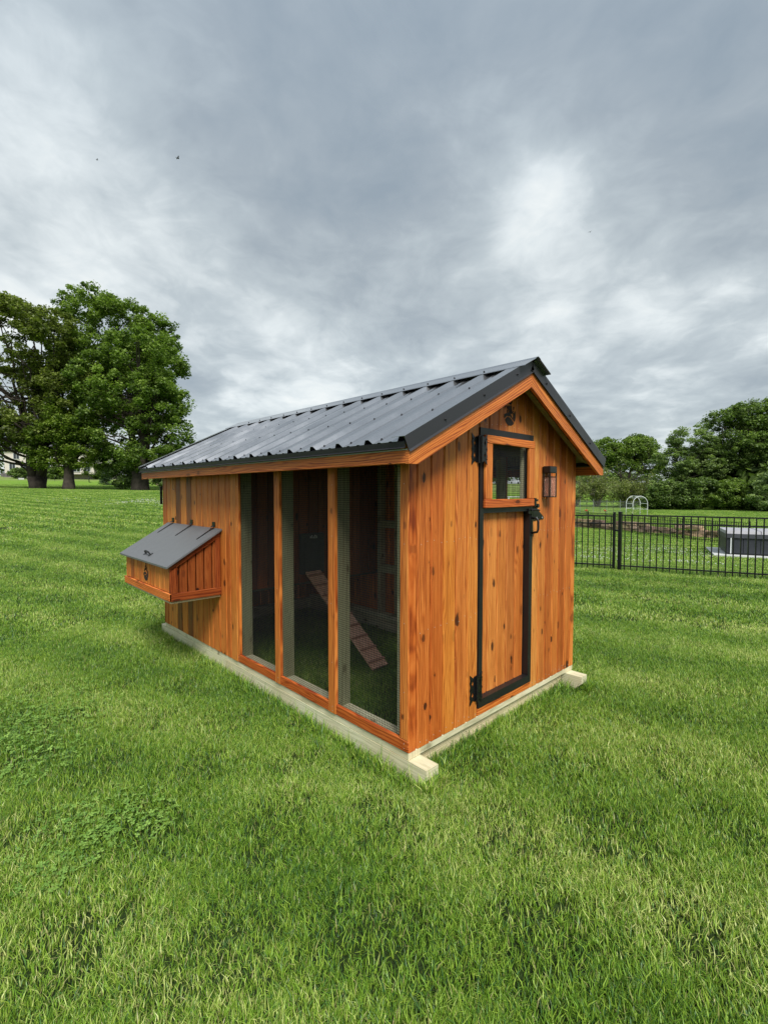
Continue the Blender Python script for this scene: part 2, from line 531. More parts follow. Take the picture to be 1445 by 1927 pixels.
def ground_material():
    mt, t, bs = new_mat('lawn_ground')
    pos = t.add('ShaderNodeNewGeometry').outputs['Position']
    col = grass_col(t, pos)
    fine = t.noise(pos, 30.0, 4, 0.7)
    d = t.vmath('DISTANCE', pos, tuple(CAM)).outputs['Value']
    far = t.mapr(d, 12.0, 45.0, 0.0, 1.0, True)
    soil = t.mix(t.mapr(fine, 0.4, 0.65, 0.0, 1.0), (0.018, 0.030, 0.008), (0.035, 0.062, 0.014))
    farc = t.mix(t.mapr(fine, 0.3, 0.7, 0.0, 0.5), t.mix(1.0, col, (0.82, 0.82, 0.8), 'MULTIPLY'), t.mix(1.0, col, (0.5, 0.55, 0.5), 'MULTIPLY'))
    # tall pale grass on the far rise
    pale = t.mapr(d, 105.0, 125.0, 0.0, 1.0, True)
    farc = t.mix(t.math('MULTIPLY', pale, 0.55), farc, (0.24, 0.27, 0.10))
    c = t.mix(far, soil, farc)
    t.l.new(c, bs.inputs['Base Color'])
    bs.inputs['Roughness'].default_value = 0.9
    bs.inputs['Specular IOR Level'].default_value = 0.15
    b = t.add('ShaderNodeBump', ins={'Strength': 0.8, 'Distance': 0.03, 'Height': fine})
    t.l.new(b.outputs[0], bs.inputs['Normal'])
    return mt


def build_ground():
    rr = np.concatenate([[0], np.geomspace(1.2, 700, 150)])
    na = 288
    th = np.linspace(0, 2 * math.pi, na, endpoint=False)
    V = [(CAM[0], CAM[1])]
    for r in rr[1:]:
        V += [(CAM[0] + r * math.cos(a), CAM[1] + r * math.sin(a)) for a in th]
    V = np.array(V)
    Z = height(V[:, 0], V[:, 1])
    verts = np.column_stack([V, Z])
    quads = []; tris = []
    nr = len(rr) - 1
    k = np.arange(na); k2 = (k + 1) % na
    tris = np.column_stack([np.zeros(na, int), 1 + k, 1 + k2])
    for i in range(nr - 1):
        a = 1 + i * na; b = 1 + (i + 1) * na
        quads.append(np.column_stack([a + k, b + k, b + k2, a + k2]))
    me = raw_mesh('ground', verts, np.concatenate(quads), tris, ground_material(), smooth=True)
    o = bpy.data.objects.new('ground', me)
    COL.objects.link(o)
    tag(o, kind='structure')


build_ground()


# ------------------------------------------------------------------ grass
def grass_material():
    mt, t, bs = new_mat('grass_blades')
    pos = t.add('ShaderNodeNewGeometry').outputs['Position']
    rnd = t.add('ShaderNodeAttribute', attribute_name='rnd').outputs['Fac']
    hh = t.add('ShaderNodeAttribute', attribute_name='h').outputs['Fac']
    col = grass_col(t, pos, rnd)
    dry = t.math('GREATER_THAN', rnd, 0.955)
    col = t.mix(t.math('MULTIPLY', dry, 0.8), col, (0.36, 0.33, 0.14))
    blue = t.math('LESS_THAN', rnd, 0.12)
    col = t.mix(t.math('MULTIPLY', blue, 0.5), col, (0.08, 0.19, 0.075))
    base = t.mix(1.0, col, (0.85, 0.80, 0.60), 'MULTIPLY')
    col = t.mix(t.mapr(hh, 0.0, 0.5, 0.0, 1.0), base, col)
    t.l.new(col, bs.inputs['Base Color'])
    bs.inputs['Roughness'].default_value = 0.42
    bs.inputs['Specular IOR Level'].default_value = 0.45
    tr = t.add('ShaderNodeBsdfTranslucent')
    t.l.new(t.mix(1.0, col, (1.0, 1.15, 0.5), 'MULTIPLY'), tr.inputs[0])
    mx = t.add('ShaderNodeMixShader', ins={0: 0.2})
    t.l.new(bs.outputs[0], mx.inputs[1]); t.l.new(tr.outputs[0], mx.inputs[2])
    t.l.new(mx.outputs[0], t.n['Material Output'].inputs['Surface'])
    return mt


GM = grass_material()


def blades(n, size, hmin, hmax, width, seed, flop=0.55):
    r = np.random.default_rng(seed)
    # tufts
    nt = max(8, n // 14)
    tc = r.uniform(-size / 2, size / 2, (nt, 2))
    tl = r.uniform(0, 2 * math.pi, nt)
    idx = r.integers(0, nt, n)
    own = r.random(n) < 0.45
    p = np.where(own[:, None], r.uniform(-size / 2, size / 2, (n, 2)), tc[idx] + r.normal(0, size * 0.012 + 0.006, (n, 2)))
    L = r.uniform(hmin, hmax, n) * r.choice([1, 1, 1, 1.35, .7], n)
    az = np.where(own, r.uniform(0, 2 * math.pi, n), tl[idx] + r.normal(0, .9, n))
    lean = np.abs(r.normal(0.25, flop * 0.45, n))
    curl = np.abs(r.normal(0.5, flop * 0.7, n))
    w = width * r.uniform(.6, 1.25, n)
    d = np.stack([np.cos(az), np.sin(az)], 1)
    face = az + np.pi / 2 + r.normal(0, .7, n)
    s = np.stack([np.cos(face), np.sin(face)], 1)
    a1 = lean; a2 = lean + curl
    l1 = L * .5; l2 = L * .5
    b = np.column_stack([p, np.full(n, -.006)])
    m_ = b + np.column_stack([d * (np.sin(a1) * l1)[:, None], np.cos(a1) * l1])
    tip = m_ + np.column_stack([d * (np.sin(a2) * l2)[:, None], np.cos(a2) * l2])
    S = np.column_stack([s, np.zeros(n)])
    V = np.stack([b - S * (w * .4)[:, None], b + S * (w * .4)[:, None], m_ - S * (w * .5)[:, None], m_ + S * (w * .5)[:, None], tip], 1).reshape(-1, 3)
    k = np.arange(n)[:, None] * 5
    quads = k + np.array([[0, 1, 3, 2]])
    tris = k + np.array([[2, 3, 4]])
    rnd = np.repeat(r.random(n), 5)
    h = np.tile(np.array([0, 0, .55, .55, 1.0]), n)
    return V, quads, tris, rnd, h


def tile_collection(name, specs):
    col = bpy.data.collections.new(name)
    for i, sp in enumerate(specs):
        V, q, t3, rnd, h = blades(**sp)
        me = raw_mesh('%s_%02d' % (name, i), V, q, t3, GM, {'rnd': rnd, 'h': h}, smooth=True)
        o = bpy.data.objects.new('grass_tuft', me)
        col.objects.link(o)
    return col


def scatter(name, pts, rots, scales, idx, collection):
    """one object: the points carry the tufts through geometry nodes"""
    me = bpy.data.meshes.new(name)
    me.vertices.add(len(pts)); me.vertices.foreach_set('co', np.asarray(pts, np.float32).ravel())
    a = me.attributes.new('rot', 'FLOAT_VECTOR', 'POINT'); a.data.foreach_set('vector', np.asarray(rots, np.float32).ravel())
    a = me.attributes.new('scl', 'FLOAT', 'POINT'); a.data.foreach_set('value', np.asarray(scales, np.float32))
    a = me.attributes.new('idx', 'INT', 'POINT'); a.data.foreach_set('value', np.asarray(idx, np.int32))
    o = bpy.data.objects.new(name, me)
    COL.objects.link(o)
    ng = bpy.data.node_groups.new(name + '_nodes', 'GeometryNodeTree')
    ng.interface.new_socket('Geometry', in_out='INPUT', socket_type='NodeSocketGeometry')
    ng.interface.new_socket('Geometry', in_out='OUTPUT', socket_type='NodeSocketGeometry')
    N, Lk = ng.nodes, ng.links
    gi = N.new('NodeGroupInput'); go = N.new('NodeGroupOutput')
    ci = N.new('GeometryNodeCollectionInfo'); ci.inputs['Collection'].default_value = collection
    ci.inputs['Separate Children'].default_value = True
    ci.inputs['Reset Children'].default_value = True
    iop = N.new('GeometryNodeInstanceOnPoints')
    iop.inputs['Pick Instance'].default_value = True
    def attr(nm, typ):
        n = N.new('GeometryNodeInputNamedAttribute'); n.data_type = typ; n.inputs['Name'].default_value = nm
        return n.outputs['Attribute']
    e2r = N.new('FunctionNodeEulerToRotation')
    Lk.new(attr('rot', 'FLOAT_VECTOR'), e2r.inputs[0])
    Lk.new(gi.outputs[0], iop.inputs['Points'])
    Lk.new(ci.outputs[0], iop.inputs['Instance'])
    Lk.new(attr('idx', 'INT'), iop.inputs['Instance Index'])
    Lk.new(e2r.outputs[0], iop.inputs['Rotation'])
    Lk.new(attr('scl', 'FLOAT'), iop.inputs['Scale'])
    Lk.new(iop.outputs[0], go.inputs[0])
    md = o.modifiers.new('tufts', 'NODES'); md.node_group = ng
    return o


def ring_points(step, r0, r1, azmax, seed):
    r = np.random.default_rng(seed)
    g = np.arange(-r1 - step, r1 + step, step)
    X, Y = np.meshgrid(g, g)
    lat = X.ravel() ; dep = Y.ravel()
    rad = np.hypot(lat, dep)
    az = np.abs(np.degrees(np.arctan2(lat, dep)))
    lo = r0 - step * .6
    m_ = (rad > lo) & (rad <= r1) & ((az < azmax) | (rad < 1.6))
    lat, dep = lat[m_], dep[m_]
    lat = lat + r.uniform(-.1, .1, len(lat)) * step; dep = dep + r.uniform(-.1, .1, len(dep)) * step
    x = CAM[0] + RH[0] * lat + FH[0] * dep; y = CAM[1] + RH[1] * lat + FH[1] * dep
    z = height(x, y)
    e = 0.25
    gx = (height(x + e, y) - height(x - e, y)) / (2 * e); gy = (height(x, y + e) - height(x, y - e)) / (2 * e)
    # quarter turns about z, then tilt to the slope (small angles)
    q = YAW + r.integers(0, 4, len(x)) * math.pi / 2 + r.uniform(-.25, .25, len(x))
    # tilt expressed in xyz euler: R = Rz(q)*Ry*Rx with tilts in the local frame
    lx = gx * np.cos(q) + gy * np.sin(q); ly = -gx * np.sin(q) + gy * np.cos(q)
    rots = np.column_stack([np.arctan(ly), -np.arctan(lx), q])
    return np.column_stack([x, y, z]), rots


def build_grass():
    near = tile_collection('near', [dict(n=11500, size=.68, hmin=.024, hmax=.046, width=.0030, seed=i) for i in range(7)])
    midc = tile_collection('middle', [dict(n=9500, size=1.2, hmin=.026, hmax=.048, width=.0054, seed=20 + i) for i in range(5)])
    farc = tile_collection('distant', [dict(n=12000, size=3.3, hmin=.030, hmax=.06, width=.018, seed=40 + i) for i in range(4)])
    allp = []
    for nm, step, r0, r1, az, colx, sd_ in (('grass', .5, 0, 6.0, 58, near, 1), ('grass', 1.0, 6.0, 16.5, 56, midc, 2), ('grass', 3.0, 16.5, 75, 54, farc, 3)):
        p, ro = ring_points(step, r0, r1, az, sd_)
        r = np.random.default_rng(sd_)
        o = scatter(nm, p, ro, r.uniform(.92, 1.12, len(p)), r.integers(0, len(colx.objects), len(p)), colx)
        tag(o, {1: 'short lush grass around the coop and at the photographer\'s feet', 2: 'mown lawn grass a few metres past the coop', 3: 'mown lawn grass stretching to the trees'}[sd_], 'grass', kind='stuff')


build_grass()

# ------------------------------------------------------------------ coop
W, L = 1.83, 3.40
RX = W / 2                       # ridge
Z0 = 0.142                       # underside of the siding
OH = 0.147                       # eave overhang
YF, YB = -0.139, L + 0.139       # outer faces of the rakes


def zwood(x):                    # top edge of the rake boards
    return 1.648 + 0.5 * (min(x, W - x) + OH)


def zpan(x):                     # flat of the roof sheets
    return 1.698 + 0.5 * (min(x, W - x) + OH)


coop = empty('chicken_coop', (W / 2, L / 2, 0), 'orange stained wooden chicken coop with charcoal metal roof and wire mesh run on the lawn', 'chicken coop')

TINTS = [(1, 1, 1)] * 5 + [(1.12, 1.2, 1.3), (1.15, 1.25, 1.35), (.62, .52, .6), (.86, .74, .7), (.95, .85, .8), (1.05, 1.05, 1.0)]


def vboard(name, p0, across, out, w, t, zb, zt, mat, parent=None, color=None, c=0.0062, gap=0.0030, label=None):
    """upright board; zt is a height or a function of the distance across; outer face on the plane through p0"""
    p0 = np.array([p0[0], p0[1], 0.0]); A = np.array([across[0], across[1], 0.0]); O = np.array([out[0], out[1], 0.0])
    a0, a1 = gap, w - gap
    prof = [(a0, -t), (a1, -t), (a1, -c), (a1 - c, 0), (a0 + c, 0), (a0, -c)]
    zf = zt if callable(zt) else (lambda a: zt)
    lo = [p0 + A * a + O * b + [0, 0, zb] for a, b in prof]
    hi = [p0 + A * a + O * b + [0, 0, zf(a)] for a, b in prof]
    mb = MB().sweep(prof, lo, hi)
    return mb.build(name, mat, parent if parent is not None else coop, grain=(0, 0, 1), color=color or random.choice(TINTS))


def beam(name, lo, hi, grain, mat, parent=None, color=None, c=0.003):
    return MB().bbox(lo, hi, c).build(name, mat, parent if parent is not None else coop, grain=grain, color=color or random.choice(TINTS[:5] + [(1.05, 1.08, 1.1), (.9, .85, .82)]))


PT = (1, 1, 1)
# --- skids, plates, joists of pale treated timber
for x0, x1 in ((0.004, 0.094), (1.715, 1.805)):
    mb = MB()
    y0, y1 = -0.118, L + 0.10
    pr = lambda x: [(x, y0, 0.102), (x, y0, 0.052), (x, y0 + .05, 0.004), (x, y1 - .05, 0.004), (x, y1, .052), (x, y1, 0.102)]
    mb.sweep(range(6), pr(x0), pr(x1))
    mb.build('skid', M['pine'], coop, grain=(0, 1, 0), color=PT)
beam('base_plate', (0.006, 0.002, 0.1025), (0.095, L - .002, Z0 - .001), (0, 1, 0), M['pine'], color=PT)
beam('base_plate', (W - .095, 0.002, 0.1025), (W - .006, L - .002, Z0 - .001), (0, 1, 0), M['pine'], color=PT)
beam('base_plate', (0.0955, 0.003, 0.104), (W - .0955, 0.09, Z0 - .0015), (1, 0, 0), M['pine'], color=PT)
beam('base_plate', (0.0955, L - .09, 0.104), (W - .0955, L - .003, Z0 - .0015), (1, 0, 0), M['pine'], color=PT)
beam('joist', (0.108, 0.03, 0.004), (1.70, 0.068, 0.1035), (1, 0, 0), M['pine'], color=(1.02, .93, .86))
beam('joist', (0.108, L - .068, 0.004), (1.70, L - .03, 0.1035), (1, 0, 0), M['pine'], color=PT)

# --- gable towards the camera (plane y = 0)
OUTF = (0, -1)
TH = 0.017
def gz(x, y=0):
    return zpan(x) - 0.018
vboard('corner_board', (0.0, 0), (1, 0), OUTF, 0.064, 0.06, Z0, lambda a: gz(a), M['trim'], color=(.92, .72, .6))
edges = list(np.linspace(.064, .588, 6))
zb_list = [(edges[i], edges[i + 1], Z0) for i in range(5)]
e2 = list(np.linspace(.588, 1.187, 7))
zb_list += [(e2[i], e2[i + 1], 1.8315) for i in range(6)]
e3 = list(np.linspace(1.187, 1.768, 7))
zb_list += [(e3[i], e3[i + 1], Z0) for i in range(6)]
gt = [(.96, .80, .74), (.86, .64, .52), (1.03, 1.0, .75), (1.0, .92, .9), (1.05, 1.06, .95),
      (.85, .78, .8), (.8, .68, .68), (.86, .72, .72), (.92, .88, .85), (.85, .8, .8), (.9, .86, .86),
      (1.12, 1.3, 1.45), (.95, .9, .9), (.78, .62, .58), (1.0, .92, .85), (.74, .56, .48), (.95, .82, .75)]
for (a, b, zb), tn in zip(zb_list, gt):
    vboard('siding_board', (a, 0), (1, 0), OUTF, b - a, TH, zb, (lambda q, a=a: gz(a + q)), M['cedar'], color=tn)
vboard('corner_board', (1.768, 0), (1, 0), OUTF, 0.062, 0.06, Z0, lambda a: gz(1.768 + a), M['trim'])
beam('door_sill_trim', (.59, -.001, Z0), (1.186, .017, .1885), (1, 0, 0), M['trim'], color=(1.05, .95, .85))

# --- far gable
ef = list(np.linspace(0.03, W - .03, 18))
for i in range(17):
    vboard('siding_board', (ef[i], L), (1, 0), (0, 1), ef[i + 1] - ef[i], TH, Z0, (lambda q, a=ef[i]: gz(a + q)), M['cedar'])
for x in (0.0, W - .03):
    vboard('corner_board', (x, L), (1, 0), (0, 1), .03, .03, Z0, lambda q, x=x: gz(x + q), M['trim'])

# --- long sides
YS = 1.815
ZT = zpan(0) - 0.018
fronty = [(YS, 1.93, (1.1, 1.12, 1.1)), (1.93, 2.0, (.88, .72, .68)), (2.0, 2.12, (1.0, .9, .85)), (2.12, 2.25, (.95, .85, .8)), (2.25, 2.33, (1.02, .95, .9)), (2.33, 2.45, (.98, .9, .88)),
          (2.45, 2.56, (1.0, .92, .88)), (2.56, 2.68, (1.0, 1.0, 1.0)), (2.68, 2.80, (.42, .40, .62)), (2.80, 2.93, (1.12, 1.15, 1.1)), (2.93, 3.05, (.38, .36, .55)),
          (3.05, 3.17, (1.15, 1.25, 1.3)), (3.17, 3.28, (1.12, 1.18, 1.2)), (3.28, L - .03, (.85, .72, .66))]
for side, x, out in ((0, 0.0, (-1, 0)), (1, W, (1, 0))):
    for a, b, tn in fronty:
        vboard('siding_board', (x, a), (0, 1), out, b - a, TH, Z0, ZT, M['cedar'], color=tn)
    vboard('corner_board', (x, L - .03), (0, 1), out, .03, .03, Z0, ZT, M['trim'], color=(.8, .7, .65))
    s = -1 if side == 0 else 1
    def sx(a, b):                       # x range of a piece whose outer face is a proud of the wall plane
        lo, hi = (x + s * a, x + s * b)
        return (min(lo, hi), max(lo, hi))
    # posts and rails round the three openings
    xa, xb = sx(0.0, -0.0195)
    for ya, yb, zb, tn in ((0.0615, .0615 + .0, 0, 0), (.588, .656, Z0, (.98, .93, .9)), (1.195, 1.262, Z0, (1.0, .97, .95))):
        if zb: beam('post_trim', (xa - (.003 if side == 0 else 0), ya, zb), (xb + (.003 if side else 0), yb, ZT), (0, 0, 1), M['trim'], color=tn)
    beam('post_trim', (xa, 1.78, .203), (xb, YS - .001, ZT), (0, 0, 1), M['trim'], color=(1.1, 1.05, 1.0))
    beam('post_trim', (xa, .002 if side else .0022, .203), (xb, .0615, ZT), (0, 0, 1), M['trim'], color=(1.12, 1.12, 1.1))
    for ya, yb in ((.0022, .5875), (.6565, 1.1945), (1.2625, YS - .001)):
        beam('bottom_rail', (xa, ya, Z0), (xb, yb, .2025), (0, 1, 0), M['trim'], color=(.78, .55, .5))
    # treated studs behind
    xi0, xi1 = sx(-.0245, -.113)
    for yc in (.602, 1.209, 1.80):
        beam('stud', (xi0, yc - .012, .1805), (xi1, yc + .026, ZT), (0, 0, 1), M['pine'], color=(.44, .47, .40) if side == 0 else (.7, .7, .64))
    beam('stud', (xi0, 2.04, .1805), (xi1, 2.078, ZT), (0, 0, 1), M['pine'], color=(.7, .7, .66))
    beam('stud', (xi0, .066, .1805), (xi1, .104, ZT), (0, 0, 1), M['pine'], color=(.7, .7, .66))
    beam('inner_plate', (xi0, .064, Z0 + .0005), (xi1, L - .06, .180), (0, 1, 0), M['pine'], color=(1, 1, 1))
    if side == 1:
        beam('blocking', (xi0 - .0, 1.8275, 1.09), (xi1 - .02, 2.039, 1.165), (0, 1, 0), M['pine'], color=(.7, .7, .62))
        beam('blocking', (xi0 - .0, 1.8275, .62), (xi1 - .02, 2.039, .70), (0, 1, 0), M['pine'], color=(.7, .7, .62))

# --- hardware cloth: real wires on half inch squares
def mesh_panel(plane, c, a0, a1, z0, z1, parent, step=.0127, r=.0010, wm=None):
    """wires in the plane axis=c, running along the other horizontal axis and z"""
    mb = MB()
    def wire(p, q, up):
        p = np.array(p); q = np.array(q)
        d = q - p; d /= np.linalg.norm(d)
        n1 = np.array(up, float); n2 = np.cross(d, n1)
        a = [p + n1 * r, p + n2 * r, p - n1 * r, p - n2 * r]
        mb.sweep(range(4), a, [x + (q - p) for x in a], close=False)
    na = int((a1 - a0) / step); nz = int((z1 - z0) / step)
    for i in range(na + 1):
        a = a0 + .004 + i * step
        if a > a1: break
        P = (c, a, z0) if plane == 'x' else (a, c, z0)
        Q = (P[0], P[1], z1)
        wire(P, Q, (1, 0, 0) if plane == 'x' else (0, 1, 0))
    for i in range(nz + 1):
        z = z0 + .004 + i * step
        if z > z1: break
        cc = c + .0006
        P = (cc, a0, z) if plane == 'x' else (a0, cc, z)
        Q = (cc, a1, z) if plane == 'x' else (a1, cc, z)
        wire(P, Q, (0, 0, 1))
    return mb.build('wire_mesh', wm or M['wire'], parent, kind='stuff')


for c in (0.0215, W - .0215):
    for a, b in ((.058, .592), (.652, 1.199), (1.258, 1.784)):
        mesh_panel('x', c, a, b, .200, ZT, coop)

# --- coop room at the back of the run: partition, floor, pop door
ZR = lambda x: zpan(x) - .02
YP = 2.10
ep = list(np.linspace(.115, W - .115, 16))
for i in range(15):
    vboard('partition_board', (ep[i], YP), (1, 0), OUTF, ep[i + 1] - ep[i], .016, .62, (lambda q, a=ep[i]: ZR(a + q)), M['cedar'], color=random.choice([(.42, .30, .30), (.36, .24, .26), (.5, .38, .36), (.30, .2, .22)]))  # dark tints put the dim interior of the run into the board colour
beam('room_floor', (.02, YP + .002, .60), (W - .02, L - .02, .6195), (0, 1, 0), M['deck'], color=(.4, .38, .36))
pd = MB().bbox((.752, YP - .03, .70), (1.02, YP - .001, 1.075), .004).build('pop_door', M['poly'], coop, color=(.22, .24, .3))
MB().bbox((.79, YP - .036, .73), (.985, YP - .0305, 1.0), .003).build('door_panel', M['poly'], pd, color=(.16, .18, .24))
mk = MB()
for i, (a, h) in enumerate(((.855, .034), (.872, .045), (.889, .03), (.905, .05), (.922, .036))):
    mk.box((a, YP - .033, 1.028), (a + .011, YP - .0302, 1.028 + h * .6))
mk.build('printed_mark', M['white'], pd, color=(.7, .7, .7))

# --- roof: frame, sheathing, sheets, trims
def slope_pts(side, s, y, h, x_e=-0.168):
    """s = distance up the slope from the eave edge, h = height above the sheet"""
    cs, sn = math.cos(math.atan(.5)), math.sin(math.atan(.5))
    x = x_e + s * cs - h * sn
    z = zpan(x_e + s * cs) + h * cs if True else 0
    z = 1.698 + .5 * (x_e + s * cs + OH) + h * cs
    return (x if side == 0 else W - x, y, z)


SL = (RX - .03 + .168) / math.cos(math.atan(.5))
prof_rib = [(-.031, 0), (-.0115, .022), (.0115, .022), (.031, 0)]
prof_minor = [(-.014, 0), (-.006, .0035), (.006, .0035), (.014, 0)]
RIB0, RS = .110, .2286
ribs = [RIB0 + RS * k for k in range(-1, 15)]
for side in (0, 1):
    bounds = [YF - .004, ribs[4], ribs[8], ribs[12], YB + .004]
    for k in range(4):
        ya, yb = bounds[k], bounds[k + 1]
        prof = []
        for r in ribs:
            for o, h in prof_rib: prof.append((r + o, h))
            for mo in (.0762, .1524):
                for o, h in prof_minor: prof.append((r + mo + o, h))
        inside = [(y, h) for y, h in sorted(prof) if ya + 1e-4 < y < yb - 1e-4]
        def hat(y):
            ps = sorted(prof)
            return float(np.interp(y, [p[0] for p in ps], [p[1] for p in ps]))
        line = [(ya, hat(ya))] + inside + [(yb, hat(yb))]
        t = .0009
        vs = []; fs = []
        n = len(line)
        for s_ in (0, SL):
            for y, h in line: vs.append(slope_pts(side, s_, y, h + (.0004 * k)))
        for s_ in (0, SL):
            for y, h in line: vs.append(slope_pts(side, s_, y, h - t + (.0004 * k)))
        for i in range(n - 1):
            fs.append((i, i + 1, n + i + 1, n + i)); fs.append((2 * n + i, 3 * n + i, 3 * n + i + 1, 2 * n + i + 1))
            fs.append((i, 2 * n + i, 2 * n + i + 1, i + 1)); fs.append((n + i, n + i + 1, 3 * n + i + 1, 3 * n + i))
        fs.append((0, n, 3 * n, 2 * n)); fs.append((n - 1, 3 * n - 1, 4 * n - 1, 2 * n - 1))
        rp = MB().add(vs, fs).build('roof_sheet', M['roof'], coop)
        # screws of this sheet
        for r in ribs:
            for mo in (.055, .175):
                y = r + mo
                if not (ya < y < yb) or y > L + .1 or y < YF + .12: continue
                for s_ in ((.045, .46, .82, 1.12) if mo > .1 else (.045,)):
                    c = np.array(slope_pts(side, s_, y, .001))
                    nrm = np.array(slope_pts(side, s_, y, 1.001)) - c
                    mb = MB().cyl(c, nrm, .0075, .0015, 8); mb.cyl(c, nrm, .0045, .0075, 6)
                    mb.build('screw', M['screw'], rp)
    # sheathing under the sheets
    ds = MB()
    a = [slope_pts(side, .03, YF + .0225, -.004), slope_pts(side, SL - .005, YF + .0225, -.004), slope_pts(side, SL - .012, YF + .0225, -.016), slope_pts(side, .03, YF + .0225, -.016)]
    b = [(p[0], YB - .0225, p[2]) for p in a]
    ds.sweep(range(4), a, b).build('sheathing', M['deck'], coop, grain=(0, 1, 0))
    # rafters
    for yr in (YF + .06, .0175, .6, 1.2, 1.8, 2.4, 3.0, L - .056):
        a = [slope_pts(side, .09, yr, -.0165), slope_pts(side, SL + .02, yr, -.0165), slope_pts(side, SL - .02, yr, -.09), slope_pts(side, .20, yr, -.09), slope_pts(side, .09, yr, -.06)]
        b = [(p[0], yr + .036, p[2]) for p in a]
        if 0 <= yr < .1 or yr > 3.3: continue
        MB().sweep(range(5), a, b).build('rafter', M['deck'], coop, grain=(1, 0, .5), color=(.9, .9, .9))
    # eave fascia
    xs = sorted([-OH if side == 0 else W + OH, -OH + .019 if side == 0 else W + OH - .019])
    beam('fascia_board', (xs[0], YF + .001, 1.587), (xs[1], YB - .001, 1.654), (0, 1, 0), M['trim'], color=(.98, .86, .8))
    # drip edge: face with a flared lip
    q = -1 if side == 0 else 1
    X = lambda v: (-OH - v) if side == 0 else (W + OH + v)
    pr = [(X(-.04), zpan(-OH + .04) - .003), (X(.018), zpan(-OH - .018) - .002), (X(.0205), zpan(-OH - .0205) - .004), (X(.0165), 1.661), (X(.030), 1.6545), (X(.030), 1.6535), (X(.0150), 1.6585), (X(.0165), zpan(-OH - .016) - .005), (X(-.04), zpan(-OH + .04) - .0045)]
    for y0_, y1_ in ((YF + .006, 1.87), (1.872, YB + .004)):
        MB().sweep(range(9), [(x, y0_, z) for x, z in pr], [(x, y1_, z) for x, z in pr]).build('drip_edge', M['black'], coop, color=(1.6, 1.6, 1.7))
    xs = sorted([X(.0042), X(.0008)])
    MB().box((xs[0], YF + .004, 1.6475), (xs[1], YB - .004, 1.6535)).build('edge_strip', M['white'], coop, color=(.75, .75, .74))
    # rakes and their metal trims at both gables
    for yo, dr in ((YF, 1), (YB, -1)):
        xe, xr = -OH + .0 , RX
        P = lambda x, z, y: ((x if side == 0 else W - x), y, z)
        a = [P(-OH - .0008, 1.5865, yo), P(-.085, 1.5865, yo), P(RX - .0005, 2.084, yo), P(RX - .0005, 2.178, yo), P(-OH - .0008, 1.6475, yo)]
        b = [(p[0], yo + dr * .0195, p[2]) for p in a]
        MB().sweep(range(5), a, b).build('rake_board', M['trim'], coop, grain=((1 if side == 0 else -1), 0, .5), color=(1.06, 1.0, .98) if side == 0 else (1.0, .95, .9))
        # metal trim: top flange lying on the ribs, outer face, small flared lip
        def T(s_, off, h):   # off = distance outward from the rake face
            x, _, z = slope_pts(side, s_, 0, h, -.172)
            return (x, yo - dr * off, z)
        pts = [(-.075, .0238), (.0060, .0238), (.0060, .0226), (-.075, .0226)]
        MB().sweep(range(4), [T(.0, o, h) for o, h in pts], [T(SL + .035, o, h) for o, h in pts]).build('trim_flange', M['roof'], coop)
        pts = [(.0060, .0224), (.0060, -.043), (.0125, -.052), (.0118, -.0525), (.0045, -.0435), (.0045, .0224)]
        rt = MB().sweep(range(6), [T(.0, o, h) for o, h in pts], [T(SL + .035, o, h) for o, h in pts]).build('rake_trim', M['black'], coop, color=(2.2, 2.2, 2.3))  # same metal as the flange; its dark reflection is put in as black
        for s_ in (.30, .66, 1.02):
            c = np.array(T(s_, .006, -.012))
            mb = MB().cyl(c, (0, -dr, 0), .0085, .002, 8); mb.cyl(c, (0, -dr, 0), .005, .008, 6)
            mb.build('screw', M['screw'], rt)
# ridge cap
cp = MB()
def capp(y):
    zt = 1.698 + .5 * (RX + OH) + .026
    o = [(-.155, -.0775 + .002), (-.150, -.070), (-.03, -.012), (-.022, -.004), (0, .004), (.022, -.004), (.03, -.012), (.150, -.070), (.155, -.0775 + .002)]
    up = [(RX + a, y, zt + b) for a, b in o]
    dn = [(RX + a * .985, y, zt + b - .0022) for a, b in reversed(o)]
    return up + dn
rc = cp.sweep(range(18), capp(YF - .042), capp(YB + .042)).build('ridge_cap', M['roof'], coop, color=(1.15, 1.15, 1.15))
for r in ribs[1:-1]:
    for sg in (-1, 1):
        c = np.array((RX + sg * .128, r, 1.698 + .5 * (RX + OH) + .026 - .060))
        nv = np.array((sg * .447, 0, .894))
        mb = MB().cyl(c, nv, .007, .002, 8); mb.cyl(c, nv, .0045, .009, 6)
        mb.build('screw', M['screw'], rc)

# --- door in the gable: black frame, boards, mesh window
door = MB()
door.box((.5895, -.006, .1895), (.6255, .050, 1.8305))
door.box((1.147, -.006, .1895), (1.1855, .066, 1.8305))
door.box((.6257, -.006, .1895), (1.1468, .050, .2375))
door.box((.6257, -.005, 1.792), (1.1468, .050, 1.8305))
door.box((.6257, -.005, 1.3355), (1.1468, .050, 1.366))
dr = door.build('door', M['black'], coop)
dr['label'] = 'narrow black framed gable door with board panel and mesh window'
dh = MB()
e = list(np.linspace(.627, 1.146, 6))
dts = [(.98, .92, .95), (1.08, 1.12, 1.2), (1.0, .98, 1.0), (.82, .74, .78), (.9, .78, .74)]
for i in range(5):
    vboard('door_board', (e[i], .034), (1, 0), OUTF, e[i + 1] - e[i], .015, .238, 1.335, M['cedar'], parent=dr, color=dts[i])
wf = empty('window_frame', (.9, 0, 1.57), None, None)
put_under(wf, dr)
beam('frame_piece', (.618, -.026, 1.742), (1.172, -.0062, 1.789), (1, 0, 0), M['trim'], parent=wf, color=(1.02, .9, .82))
